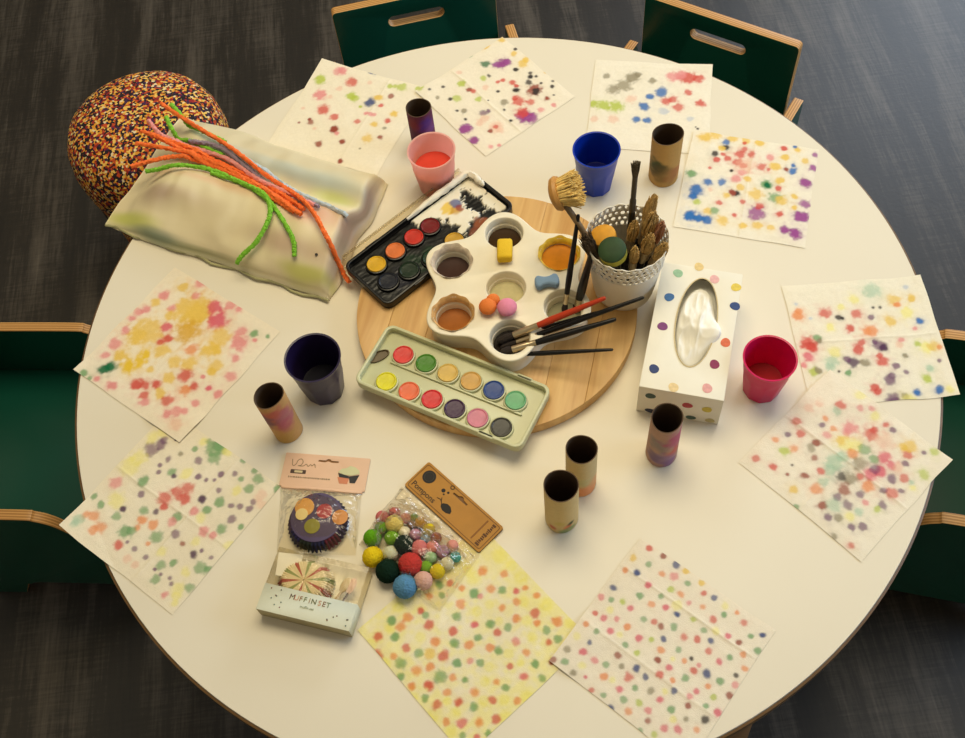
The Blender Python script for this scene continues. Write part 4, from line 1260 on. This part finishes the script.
tag(o, 'crumpled white tissue bulging out of the dotted box', 'tissue')

# ================================================================== MUFFIN-CASE BOX
mx_ = thing('baking_set_box', 'clear box with a mint band holding striped cake cases and picks', 'box', (-0.2695, -0.3365, TZ + .0003), (0, 0, math.radians(-21.5)))
MW, ML, MH = .119, .081, .028
kb = mat('kraft_grey_card', (170, 158, 118), .6)
obj('box_base', box(MW, ML, .004, .0008), mat('cream_card', (220, 208, 172), .6), mx_)
mintc = mat('mint_card', (202, 202, 178), .55, var=.03)
BL = .033
sl = [(-MW / 2 - .0006, -ML / 2 - .0006, .003), (MW / 2 + .0006, -ML / 2 - .0006, .003), (-MW / 2 - .0006, -ML / 2 - .0006, MH + .0004), (MW / 2 + .0006, -ML / 2 - .0006, MH + .0004), (-MW / 2 - .0006, -ML / 2 + BL, MH + .0004), (MW / 2 + .0006, -ML / 2 + BL, MH + .0004)]
side_l = [(-MW / 2 - .0006, -ML / 2 + BL, .003), (MW / 2 + .0006, -ML / 2 + BL, .003)]
bm = bm_py(sl + side_l, [(0, 1, 3, 2), (2, 3, 5, 4), (0, 2, 4, 6), (1, 7, 5, 3)])
o = obj('mint_band', bm, [mintc, kb], mx_)
o.data.polygons[0].material_index = 1
sd = o.modifiers.new('thick', 'SOLIDIFY')
sd.thickness = .0005
sd.offset = -1
clear = film_mat('clear_rigid', .03, bump=.5, bscale=30)
vb = [(sx * MW / 2, sy * ML / 2, z) for z in (.004, MH) for sx, sy in ((-1, -1), (1, -1), (1, 1), (-1, 1))]
obj('clear_lid', bm_py(vb, [(4, 5, 6, 7), (0, 1, 5, 4), (1, 2, 6, 5), (2, 3, 7, 6), (3, 0, 4, 7)]), clear, mx_)
obj('back_card', box(.03, .03, .001, 0), mat('white_card', (234, 228, 210), .5), mx_, (-.042, .023, MH - .009), (.0, .25, .2))
# letters on the band, each its own colour
let = 'MUFFINSET'
lc = [(84, 60, 44), (206, 150, 120), (150, 110, 70), (110, 120, 80), (170, 140, 110), (90, 96, 60), (206, 150, 120), (130, 84, 56), (120, 140, 110)]
for i, ch in enumerate(let):
    obj('letter', text_mesh(ch, .0092), mat('ink_%d_%d_%d' % lc[i], lc[i], .7), mx_, (-.021 + i * .0056 + (.002 if i > 5 else 0), -ML / 2 + .0235, MH + .0007))
obj('lettering', text_mesh('muffin set', .0045), mat('ink_faint', (150, 160, 130), .7), mx_, (.001, -ML / 2 + .0145, MH + .0007))
rng = random.Random(5)
for k in range(15):
    x = rng.choice([rng.uniform(-.055, -.03), rng.uniform(.03, .055), rng.uniform(-.05, .05)])
    yy = -ML / 2 + (rng.uniform(.003, .009) if abs(x) < .03 else rng.uniform(.004, .03))
    obj('printed_speck', plate([circle(.0009, 8)], .0002), mat('ink_%d' % (k % 3), [(70, 66, 60), (120, 70, 60), (90, 110, 100)][k % 3], .7), mx_, (x, yy, MH + .0006))


def fluted_case(R0, R1, H_, n=48, amp=.05, cols=None, name='striped'):
    """paper cake case: flat base, fluted flaring wall, coloured stripes by vertex colour"""
    N = n * 6
    rings = [(0.001, 0), (R0 * .33, 0), (R0 * .66, 0), (R0, 0.0), (R0 + (R1 - R0) * .25, H_ * .25), (R0 + (R1 - R0) * .5, H_ * .5), (R0 + (R1 - R0) * .75, H_ * .75), (R1, H_)]
    v, f, c = [], [], []
    for i, (r, z) in enumerate(rings):
        for k in range(N):
            a = 2 * pi * k / N
            w = amp * (r / R1) * (1 if i > 2 else .0)
            rr = r * (1 + w * math.cos(n * a))
            v.append((rr * math.cos(a), rr * math.sin(a), z))
            c.append(cols(a, r / R1))
    for i in range(len(rings) - 1):
        for k in range(N):
            k2 = (k + 1) % N
            f.append((i * N + k, i * N + k2, (i + 1) * N + k2, (i + 1) * N + k))
    me = from_py('case', v, f)
    me.polygons.foreach_set('use_smooth', np.ones(len(f), bool))
    set_paint(me, np.array(c))
    return me


def stripes(a, r):
    k = int((a / (2 * pi)) * 30) % 6
    c = [(226, 208, 164), (176, 88, 66), (228, 210, 166), (226, 208, 164), (150, 158, 96), (230, 212, 168)][k]
    if r < .12:
        c = (214, 190, 140)
    return lin(c)


pm_ = attr_mat('printed_case_paper', .7)
o = obj('cake_case', fluted_case(.028, .036, .016, cols=stripes), pm_, None)
o.parent = None
mw = Matrix.LocRotScale(Vector((-0.2695, -0.3365, TZ)), Euler((0, 0, math.radians(-21.5))), None)
o.matrix_world = mw @ Matrix.Translation((-.0165, .0085, .0225)) @ Matrix.Rotation(math.radians(180), 4, 'X') @ Matrix.Diagonal((1.0, .82, 1, 1))
tag(o, 'cream cake case with red and green radial stripes inside the clear box', 'cake case')
for k, (x, rz, c, c2) in enumerate(((.027, -20, (190, 160, 104), (196, 170, 110)), (.037, -14, (74, 52, 40), (214, 170, 140)))):
    t = thing('cake_pick', ['tan spoon-shaped cake pick inside the clear box', 'dark brown cake pick with a pink head inside the clear box'][k], 'cake pick', mw @ Vector((x, -.008, .012)), (0, 0, math.radians(-21.5 + rz)), 'cake picks in the clear box')
    obj('stem', tube([(0, -.018, .002), (0, .0, .003), (0, .02, .005)], .0017, 8), mat('pick_%d' % k, c, .5), t)
    bm = bmesh.new()
    bmesh.ops.create_icosphere(bm, subdivisions=3, radius=1)
    obj('head', xform(bm, (0, .024, .007), (.2, 0, 0), (.0055, .0105, .002)), mat('pick_head_%d' % k, c2, .5), t)

# ================================================================== PINK-CARD PACK
pk = thing('cake_case_pack', 'clear sachet of cake cases hanging from a pink header card', 'packet', (-0.2525, -0.1705, TZ + .0003), (0, 0, math.radians(-13.5)))
pinkc = mat('pink_card', (224, 184, 152), .55, var=.03)
CW, CH = .1155, .048
slot = [(-.014, .0112), (-.0135, .0135), (-.004, .0135), (-.0015, .0158), (.0015, .0158), (.004, .0135), (.0135, .0135), (.014, .0112), (.004, .0108), (.001, .0122), (-.001, .0122), (-.004, .0108)]
slot = [(x + .002, y + .003) for x, y in slot]
obj('header_card', plate([rrect(CW, CH, .0015, 3), slot], .0012, .0002, .0012), pinkc, pk)
obj('slot_backing', plate([rrect(.034, .01, .001, 2, .002, .0165)], .0006, .0001, .0004), mat('slot_brown', (138, 96, 52), .7), pk)
obj('staple_fold', box(CW - .006, .004, .0028, .0008), pinkc, pk, (0, -CH / 2 - .001, .0))
ink = mat('ink_dark', (74, 54, 40), .7)
gink = mat('ink_grey', (140, 120, 90), .7)
z_ = .00245


def scribble(path, r, m, parent, name='lettering'):
    return obj(name, tube(catmull([(x, y, z_) for x, y in path], 6), r, 6), m, parent)


scribble([(-.047, .015), (-.045, .006), (-.041, .008), (-.039, .014), (-.035, .016), (-.032, .012), (-.034, .007), (-.038, .006), (-.031, .006), (-.027, .009), (-.024, .006), (-.021, .009), (-.019, .007), (-.016, .01), (-.014, .005)], .0005, gink, pk)
obj('label_bar', plate([rrect(.021, .0056, .0008, 2, -.036, -.0025)], .0002, 0, z_), ink, pk)
obj('label_window', plate([rrect(.011, .0032, .0006, 2, -.0355, -.0025)], .0002, 0, z_ + .0002), mat('label_cream', (206, 186, 140), .7), pk)
rng = random.Random(8)
x = -.048
while x < .008:
    wd = rng.uniform(.001, .0028)
    obj('lettering', plate([rrect(wd, .0016 + rng.uniform(0, .0008), .0003, 2, x + wd / 2, -.0105)], .0002, 0, z_), gink, pk)
    x += wd + .0009
# cupcake picture on the card
ic = obj('printed_cake', plate([[(.018, -.006), (.022, -.015), (.033, -.015), (.034, -.006)]], .0002, 0, z_), mat('print_salmon', (204, 128, 92), .7), pk)
obj('printed_case', plate([[(.018, .0), (.0205, -.006), (.034, -.007), (.036, -.0135), (.043, -.013), (.047, -.001), (.034, -.004)]], .0002, 0, z_ + .0002), mat('print_black', (44, 44, 44), .7), ic)
obj('printed_icing', plate([[(.018, .001), (.022, .006), (.028, .0075), (.033, .011), (.04, .0095), (.046, .005), (.047, .0005), (.036, -.003), (.026, -.002)]], .0002, 0, z_ + .0004), mat('print_cream', (206, 204, 158), .7), ic)

mwp = Matrix.LocRotScale(Vector((-0.2525, -0.1705, TZ)), Euler((0, 0, math.radians(-13.5))), None)
# the cases: dark stack with colourful round bases
pc = Vector((-0.2636, -0.2441, 0.5720))


def dark_case(a, r):
    k = int(a / (2 * pi) * 12)
    c = [(52, 34, 66), (92, 24, 34), (30, 30, 62), (32, 40, 30), (40, 34, 76), (70, 44, 80)][k % 6]
    s = .75 + .35 * math.cos(a * 44)  # flute shading put into the colour: ridges lighter, furrows darker
    return tuple(x * s for x in lin(c))


CASE_Z = .004
base_o = thing('cake_case_stack', 'round stack of dark purple and maroon fluted cake cases in the pink-card sachet', 'cake cases', (pc.x, pc.y, TZ + CASE_Z), (0, 0, math.radians(-13.5)))
obj('fluted_wall', fluted_case(.034, .039, .014, n=44, amp=.03, cols=dark_case), pm_, base_o, (0, 0, .016), (pi, 0, 0))
obj('case_base', plate([circle(.0335, 48)], .001, .0003), mat('purple_case_paper', (74, 58, 92), .6, var=.1), base_o, (0, .003, .0162))
for (px_, c, r_) in (((-0.2776, -0.2253, 0.5820), (218, 158, 76), .0125), ((-0.2523, -0.2347, 0.5820), (170, 54, 62), .0102), ((-0.2327, -0.2460, 0.5820), (206, 138, 70), .0102), ((-0.2689, -0.2528, 0.5820), (138, 132, 36), .0102), ((-0.2815, -0.2348, 0.5830), (230, 206, 140), .008)):
    q = Matrix.LocRotScale(base_o.location, Euler((0, 0, math.radians(-13.5))), None).inverted() @ Vector(px_)
    obj('printed_spot', plate([circle(r_, 28)], .0006, .0002), mat('spot_%d_%d_%d' % c, c, .6, var=.06), base_o, (q.x, q.y, .0173 + (.0007 if r_ < .009 else 0)))


def film_sheet(name, corners, hfun, m, parent, n=44, seed=1, wr=.0015, inv=None):
    """clear plastic film draped between four world corners, height = hfun(u,v) above the table"""
    P = [Vector(c) for c in corners]
    v, f = [], []
    U = np.linspace(0, 1, n)
    for i in range(n):
        for j in range(n):
            a, b = U[i], U[j]
            p = P[0] * (1 - a) * (1 - b) + P[1] * a * (1 - b) + P[2] * a * b + P[3] * (1 - a) * b
            w = float(vnoise(np.array(a), np.array(b), seed, 9)) * wr + float(vnoise(np.array(a), np.array(b), seed + 1, 22)) * wr * .5
            p = Vector((p.x, p.y, TZ + max(.0016, hfun(a, b) + abs(w))))
            v.append(inv @ p if inv else p)
    for i in range(n - 1):
        for j in range(n - 1):
            f.append((i * n + j, (i + 1) * n + j, (i + 1) * n + j + 1, i * n + j + 1))
    me = from_py(name, v, f)
    me.polygons.foreach_set('use_smooth', np.ones(len(f), bool))
    return obj(name, me, m, parent)


film = film_mat('clear_film', .035, bump=.7, bscale=70, rough=.18)


def pill(u, p=.35):
    return max(0.0, 4 * u * (1 - u)) ** p


film_sheet('clear_sachet', [(-0.3122, -0.1836, 0.5600), (-0.2058, -0.2086, 0.5600), (-0.2188, -0.2925, 0.5600), (-0.3196, -0.2735, 0.5600)], lambda a, b: .0265 * pill(a, .5) * pill(b, .45), film, pk, seed=21, inv=mwp.inverted())

# ================================================================== POMPOMS AND THEIR PACK
pp = thing('pompom_pack', 'clear bag with a brown kraft header card lying over the pompoms', 'packet', (-0.0888, -0.2452, TZ + .0003), (0, 0, math.radians(-51.3)))
kraft = mat('kraft_card', (180, 126, 40), .6, var=.06, scale=60)
KW, KH = .137, .0455
obj('header_card', plate([rrect(KW, KH, .003, 4), [(x, y + .0135) for x, y in ((-.012, -.002), (-.0125, .0005), (-.004, .001), (-.001, .0035), (.002, .0035), (.005, .001), (.0125, .0005), (.012, -.002))]], .0012, .0002, .003), kraft, pp)
obj('card_back', plate([rrect(KW, KH, .003, 4)], .001, .0002, .0012), mat('kraft_dark', (120, 80, 34), .6), pp)
bk = mat('ink_black', (28, 22, 18), .7)
br = mat('ink_brown', (92, 56, 24), .7)
z_ = .00425
obj('border_line', plate([rrect(KW - .005, KH - .006, .003, 4), rrect(KW - .0064, KH - .0074, .0024, 4)], .0002, 0, z_), br, pp)
obj('round_emblem', plate([circle(.0092, 36, -.052, .0075)], .0002, 0, z_), bk, pp)
obj('emblem_ring', plate([circle(.0066, 36, -.052, .0075), circle(.006, 36, -.052, .0075)], .0002, 0, z_ + .0002), mat('ink_dim', (56, 52, 44), .7), pp)
obj('lettering', text_mesh('Pompons', .0108, .008), bk, pp, (-.0425, -.0125, z_ + .0001))
sb = obj('printed_berry', plate([[(-.012, -.006), (-.007, -.003), (-.001, -.0035), (.004, -.007), (.005, -.011), (.0, -.0135), (-.006, -.014), (-.011, -.012), (-.0135, -.009)]], .0002, 0, z_), bk, pp)
scribble([(-.013, -.008), (-.018, -.005), (-.024, -.006)], .0005, bk, sb, 'berry_stalk')
scribble([(-.016, -.006), (-.019, -.0015)], .0005, bk, sb, 'berry_stalk')
for x, y, r in ((-.0245, .0065, .0028), (-.0175, .0085, .0017), (-.0205, .003, .0013)):
    obj('printed_dot', plate([circle(r, 16, x, y)], .0002, 0, z_), bk, pp)
obj('printed_ring', plate([circle(.003, 20, -.0185, .0175), circle(.0019, 20, -.0185, .0175)], .0002, 0, z_), bk, pp)
# small row of print along the far short end, too small to read
rng = random.Random(2)
y = -.0175
while y < .017:
    hgt = rng.uniform(.0012, .003)
    obj('lettering', plate([rrect(rng.uniform(.003, .0062), hgt, .0004, 2, .0585 - rng.uniform(0, .001), y + hgt / 2)], .0002, 0, z_), br, pp)
    y += hgt + .0008
obj('print_band', plate([rrect(.0022, .032, .0008, 2, .0475, 0)], .0002, 0, z_), mat('ink_tan', (140, 92, 36), .7), pp)

POMS = [  # pixel-measured crop x, y, radius, colour, label
    (-0.1806, -0.2487, 0.0085, 0.0079, (200, 110, 108), 'dusty pink pompom at the corner of the pile beside the cream-yellow one'),
    (-0.1646, -0.2449, 0.0076, 0.0070, (200, 112, 108), 'dusty pink pompom behind the cream-yellow one'),
    (-0.1514, -0.2542, 0.0072, 0.0066, (216, 138, 128), 'soft pink pompom between the cream-yellow and small dark lime ones'),
    (-0.1657, -0.2612, 0.0113, 0.0107, (226, 207, 120), 'cream-yellow pompom next to the dusty pink ones'),
    (-0.1541, -0.2733, 0.0079, 0.0073, (226, 220, 196), 'small white pompom beside the cream-yellow one'),
    (-0.1947, -0.2759, 0.0112, 0.0106, (94, 154, 28), 'large grass green pompom at the pile\'s side'),
    (-0.1829, -0.2634, 0.0084, 0.0078, (110, 160, 40), 'grass green pompom tucked behind the large green one'),
    (-0.1706, -0.2790, 0.0092, 0.0086, (120, 172, 40), 'lime green pompom between the large green and black-green ones'),
    (-0.1402, -0.2542, 0.0055, 0.0049, (108, 154, 36), 'tiny dark lime pompom next to the amber one'),
    (-0.1320, -0.2628, 0.0075, 0.0069, (210, 164, 38), 'amber pompom closest to the brown card'),
    (-0.1227, -0.2747, 0.0084, 0.0078, (220, 200, 46), 'yellow pompom between the amber and sky blue ones'),
    (-0.1284, -0.2859, 0.0063, 0.0057, (134, 168, 196), 'tiny sky blue pompom under the yellow one'),
    (-0.1148, -0.2863, 0.0072, 0.0066, (148, 24, 30), 'dark crimson pompom between the yellow and peach pink ones'),
    (-0.1404, -0.2782, 0.0075, 0.0069, (194, 146, 178), 'lilac pompom beside the small white one'),
    (-0.1557, -0.2915, 0.0121, 0.0115, (20, 40, 30), 'black-green pompom in the middle of the pile'),
    (-0.1368, -0.2981, 0.0103, 0.0097, (220, 130, 138), 'rose pink pompom between the black-green and peach pink ones'),
    (-0.1205, -0.2983, 0.0082, 0.0076, (226, 142, 134), 'peach pink pompom below the crimson one'),
    (-0.1082, -0.3058, 0.0083, 0.0077, (186, 136, 168), 'lilac pompom between the peach pink and teal ones'),
    (-0.0954, -0.3002, 0.0077, 0.0071, (220, 152, 140), 'pale peach pompom at the tip of the pile'),
    (-0.0932, -0.3151, 0.0070, 0.0064, (82, 168, 164), 'teal pompom at the tip of the pile'),
    (-0.1959, -0.3020, 0.0128, 0.0122, (220, 192, 30), 'large yellow pompom at the pile\'s side'),
    (-0.1736, -0.2999, 0.0100, 0.0094, (214, 220, 198), 'greyish white pompom beside the large yellow one'),
    (-0.1784, -0.3238, 0.0144, 0.0138, (16, 38, 26), 'large black-green pompom beside the blue one'),
    (-0.1500, -0.3192, 0.0144, 0.0138, (200, 60, 60), 'large red pompom in the pile'),
    (-0.1241, -0.3117, 0.0077, 0.0071, (156, 196, 154), 'mint green pompom beside the large red one'),
    (-0.1310, -0.3237, 0.0082, 0.0076, (124, 176, 52), 'lime green pompom between the red and small yellow ones'),
    (-0.1175, -0.3313, 0.0094, 0.0088, (220, 200, 42), 'yellow pompom beside the pale pink one'),
    (-0.1047, -0.3225, 0.0082, 0.0076, (222, 220, 196), 'white pompom near the teal one'),
    (-0.1588, -0.3465, 0.0143, 0.0137, (86, 134, 170), 'large blue pompom at the pile\'s foot'),
    (-0.1361, -0.3414, 0.0115, 0.0109, (226, 184, 180), 'pale pink pompom beside the large blue one'),
    (-0.1437, -0.2640, 0.0055, 0.0049, (138, 106, 80), 'tiny brown pompom between the white and dark lime ones'),
]
pom_me = {}


def pompom_mesh(seed):
    bm = bmesh.new()
    bmesh.ops.create_icosphere(bm, subdivisions=5, radius=1)
    rg = random.Random(seed)
    for v in bm.verts:
        v.co *= 1 + rg.uniform(-.055, .05)
    for f in bm.faces:
        f.smooth = True
    me = bpy.data.meshes.new('pompom')
    bm.to_mesh(me)
    bm.free()
    return me


bases = [pompom_mesh(k) for k in range(2)]
for i, (x, y, z, r, c, lab) in enumerate(POMS):
    me = bases[i % 2].copy()
    o = obj('pompom', me, mat('wool_%d_%d_%d' % c, c, .95, var=.14, scale=260, sheen=.35, spec=.1), None, (x, y, TZ + z), (i, i * 2, i * 3), (r * 1.07, r * 1.07, r * 1.05))
    tag(o, lab, 'pompom', 'pompoms in the clear bag')
ppm = Matrix.LocRotScale(Vector((-0.0888, -0.2452, TZ)), Euler((0, 0, math.radians(-51.3))), None)
film_sheet('clear_bag', [(-0.1528, -0.2067, 0.5600), (-0.0628, -0.3157, 0.5600), (-0.1201, -0.3799, 0.5600), (-0.2141, -0.2784, 0.5600)], lambda a, b: .036 * pill(a, .4) * (pill(b, .4) if b > .5 else (.12 + .88 * float(sstep(0, .5, np.array(b))))), film, pp, n=52, seed=41, wr=.003, inv=ppm.inverted())

# ================================================================== BIG PLASTIC BAG
bag = thing('craft_bag', 'bulging cream see-through plastic bag of craft supplies hanging over the table edge', 'bag', (0, 0, 0))
c0, c1, c2, c3 = Vector((-.462, .515, 0)), Vector((-.128, .303, 0)), Vector((-.236, .1, 0)), Vector((-.574, .302, 0))
n1, n2 = 120, 80
U, V_ = np.meshgrid(np.linspace(0, 1, n1), np.linspace(0, 1, n2), indexing='ij')
u, v = U.ravel(), V_.ravel()
P = np.outer((1 - u) * (1 - v), c0) + np.outer(u * (1 - v), c1) + np.outer(u * v, c2) + np.outer((1 - u) * v, c3)


def hfun(u, v):
    pv = np.clip(4 * v * (1 - v), 0, 1) ** .42
    pu = np.clip(sstep(-.02, .22, u) * .75 + .25 * u, 0, 1) * np.clip((1 - u) / .035, 0, 1) ** .4
    lobes = 1 - .32 * np.exp(-((v - .36 - .05 * (1 - u)) / .085) ** 2) + .05 * np.exp(-((v - .68) / .15) ** 2)
    return .058 * pv * pu * lobes


wr = vnoise(u, v, 71, 7) * .002 + vnoise(u, v * .4, 72, 18) * .0022
edge = np.clip(np.minimum(np.minimum(u, 1 - u), np.minimum(v, 1 - v)) / .08, 0, 1)
zt = hfun(u, v) + wr * edge + .003
P[:, 2] = TZ + np.maximum(zt, .0025)
# ragged outline
P[:, 0] += vnoise(u, v, 73, 6) * .004
P[:, 1] += vnoise(u, v, 74, 6) * .004
col = np.tile(np.array(lin((226, 212, 174))), (len(u), 1))
nn = vnoise(u, v, 75, 8)
for cu_, cv_, ru, rv, c, al in ((.55, .14, .5, .13, (204, 192, 160), .7), (.8, .27, .22, .09, (186, 194, 180), .9), (.55, .27, .4, .06, (182, 188, 176), .7), (.86, .36, .12, .06, (196, 200, 120), .85), (.84, .55, .16, .12, (216, 170, 146), .8),
                                (.22, .74, .1, .09, (150, 124, 112), .8), (.32, .72, .16, .08, (180, 156, 130), .6), (.1, .93, .14, .06, (186, 192, 84), .8), (.9, .93, .12, .06, (196, 196, 96), .8), (.8, .8, .2, .08, (184, 152, 134), .7), (.45, .55, .35, .05, (220, 170, 130), .6),
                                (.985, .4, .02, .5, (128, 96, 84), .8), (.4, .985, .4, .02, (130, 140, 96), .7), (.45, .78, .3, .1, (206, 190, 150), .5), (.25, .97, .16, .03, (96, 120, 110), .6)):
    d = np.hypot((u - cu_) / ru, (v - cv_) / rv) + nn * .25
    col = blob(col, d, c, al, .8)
nb = n1 * n2
Pb = P.copy()
Pb[:, 2] = TZ + .0022
allP = np.vstack([P, Pb])
idx = np.arange(nb).reshape(n1, n2)
f = np.stack([idx[:-1, :-1], idx[1:, :-1], idx[1:, 1:], idx[:-1, 1:]], -1).reshape(-1, 4).tolist()
ring = list(idx[:, 0]) + list(idx[-1, 1:]) + list(idx[::-1, -1][1:]) + list(idx[0, ::-1][1:-1])
ring = [int(q) for q in ring]
for a, b in zip(ring, ring[1:] + ring[:1]):
    f.append((a, b, b + nb, a + nb))
f.append([q + nb for q in ring])
me = bpy.data.meshes.new('bag_body')
me.from_pydata(allP.tolist(), [], f)
me.polygons.foreach_set('use_smooth', np.ones(len(f), bool))
set_paint(me, np.vstack([col, col]))
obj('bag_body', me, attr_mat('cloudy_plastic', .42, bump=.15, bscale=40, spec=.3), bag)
# welded seam strip along the near edge and the far end
seam = [c3.lerp(c2, k / 20) + Vector((vn, vn * .6, 0)) for k, vn in zip(range(21), [.003 * math.sin(k * 1.7) for k in range(21)])]
obj('seam', tube([(p.x, p.y, TZ + .004 + .0015 * math.sin(i)) for i, p in enumerate(seam)], .0022, 6), mat('seam_plastic', (172, 168, 124), .35), bag)
q = c0.lerp(c1, .93).lerp(c3.lerp(c2, .93), .82)
obj('air_hole', plate([circle(.0022, 14)], .0006), mat('hole_dark', (40, 34, 28), .8), bag, (q.x, q.y, TZ + .052))

# pipe cleaners lying in the fold of the bag
BU, BV = (c1 - c0), (c3 - c0)


def bag_z(x, y):
    # invert bilinear (nearly parallelogram)
    d = Vector((x, y, 0)) - c0
    den = BU.x * BV.y - BU.y * BV.x
    uu = (d.x * BV.y - d.y * BV.x) / den
    vv = (BU.x * d.y - BU.y * d.x) / den
    if -.02 < uu < 1.02 and -.02 < vv < 1.02:
        a, b = np.array(min(max(uu, 0), 1)), np.array(min(max(vv, 0), 1))
        return float(hfun(a, b)) + .0075
    return None


def make_pc(label, pts, m, lift=0.0):
    path = catmull(pts, 14)
    last = None
    raw = []
    for p in path:
        raw.append(bag_z(p.x, p.y))
    for i in range(len(raw)):
        if i < len(raw) * .3:
            raw[i] = max(raw[i] or 0, .053 - lift)
    # past the bag the wire keeps the height of its last supported point and sags a little
    first = next((z for z in raw if z is not None), .05)
    out = []
    n_ = len(path)
    for i, (p, z) in enumerate(zip(path, raw)):
        if z is None:
            z = last if last is not None else first
            z = max(z, .004)
            if last is not None:
                z = max(.006, z - .004)
                last = z
        else:
            z = z
            last = z
        out.append(Vector((p.x, p.y, TZ + z + lift)))
    zz = [p.z for p in out]
    for _ in range(6):
        zz = [zz[0]] + [max(zz[i], (zz[i - 1] + zz[i + 1]) / 2) for i in range(1, n_ - 1)] + [zz[-1]]
    for p, z in zip(out, zz):
        p.z = z
    rg = random.Random(len(label))
    dense = catmull(out, 2)
    o = obj('pipe_cleaner', tube(dense, .0034, 9, .3, rg), m, None)
    tag(o, label, 'pipe cleaner', 'pipe cleaners on the bag')


org = mat('orange_chenille', (244, 112, 44), .9, var=.15, scale=300, sheen=.4)
grn = mat('green_chenille', (122, 184, 44), .9, var=.15, scale=300, sheen=.4)
pnk = mat('pink_chenille', (226, 146, 138), .9, var=.15, scale=300, sheen=.4)
lil = mat('grey_lilac_chenille', (142, 124, 138), .9, var=.15, scale=300, sheen=.4)
blu = mat('pale_blue_chenille', (178, 190, 196), .9, var=.15, scale=300, sheen=.4)
make_pc("long orange pipe cleaner running the length of the bag and past its end", [(-0.4774, 0.4941, 0), (-0.4109, 0.4242, 0), (-0.3444, 0.3531, 0), (-0.2809, 0.2781, 0), (-0.2427, 0.2219, 0), (-0.2188, 0.1600, 0), (-0.2008, 0.1212, 0)], org, 0.009)
make_pc("orange pipe cleaner in the middle of the bundle, bent up at its end", [(-0.5064, 0.4401, 0), (-0.4494, 0.4040, 0), (-0.3826, 0.3602, 0), (-0.3231, 0.3101, 0), (-0.2814, 0.2611, 0), (-0.2530, 0.2271, 0)], org, 0.001)
make_pc("orange pipe cleaner beside the pink one, ending short of the crimp", [(-0.5137, 0.4161, 0), (-0.4546, 0.3918, 0), (-0.3936, 0.3630, 0), (-0.3339, 0.3038, 0), (-0.2921, 0.2549, 0), (-0.2565, 0.2151, 0)], org, 0.004)
make_pc("orange pipe cleaner splayed away from the bundle at its end", [(-0.5198, 0.3692, 0), (-0.4652, 0.3771, 0), (-0.4101, 0.3689, 0), (-0.3554, 0.3217, 0), (-0.3025, 0.2623, 0), (-0.2677, 0.2251, 0)], org, 0.001)
make_pc("thin orange pipe cleaner under the green ones", [(-0.4881, 0.4306, 0), (-0.4379, 0.3872, 0), (-0.3716, 0.3403, 0), (-0.3128, 0.2833, 0), (-0.2715, 0.2378, 0)], org, 0)
make_pc("pink pipe cleaner curling up at the end of the bundle", [(-0.4960, 0.4608, 0), (-0.4723, 0.4246, 0), (-0.4215, 0.3929, 0), (-0.3662, 0.3571, 0), (-0.3125, 0.2998, 0), (-0.2370, 0.2309, 0)], pnk, 0.004)
make_pc("grey-lilac pipe cleaner among the orange ones", [(-0.4300, 0.4055, 0), (-0.3828, 0.3841, 0), (-0.3391, 0.3378, 0), (-0.3020, 0.2903, 0), (-0.2308, 0.2278, 0)], lil, 0.003)
make_pc("pale blue pipe cleaner at the side of the bundle", [(-0.3717, 0.3799, 0), (-0.3015, 0.3132, 0), (-0.2516, 0.2640, 0), (-0.1909, 0.2073, 0)], blu, 0)
make_pc("short green pipe cleaner end sticking up past the long orange one", [(-0.4602, 0.4892, 0), (-0.4395, 0.4560, 0), (-0.4137, 0.4270, 0), (-0.3718, 0.3894, 0)], grn, 0.006)
make_pc("green pipe cleaner hooked around the bundle's far end", [(-0.4679, 0.4630, 0), (-0.4546, 0.4302, 0), (-0.4273, 0.4087, 0), (-0.3772, 0.3700, 0)], grn, 0.001)
make_pc("green pipe cleaner curving back across the cream bag in a hook", [(-0.4962, 0.3548, 0), (-0.4426, 0.3535, 0), (-0.3934, 0.3372, 0), (-0.3447, 0.2967, 0), (-0.3089, 0.2627, 0), (-0.3033, 0.2248, 0), (-0.3247, 0.1907, 0), (-0.3620, 0.1728, 0)], grn, 0.004)
make_pc("green pipe cleaner lying straight with its tip bent down", [(-0.3933, 0.3315, 0), (-0.3394, 0.2937, 0), (-0.3028, 0.2501, 0), (-0.2828, 0.2080, 0), (-0.2712, 0.1767, 0), (-0.2720, 0.1532, 0)], grn, 0.002)
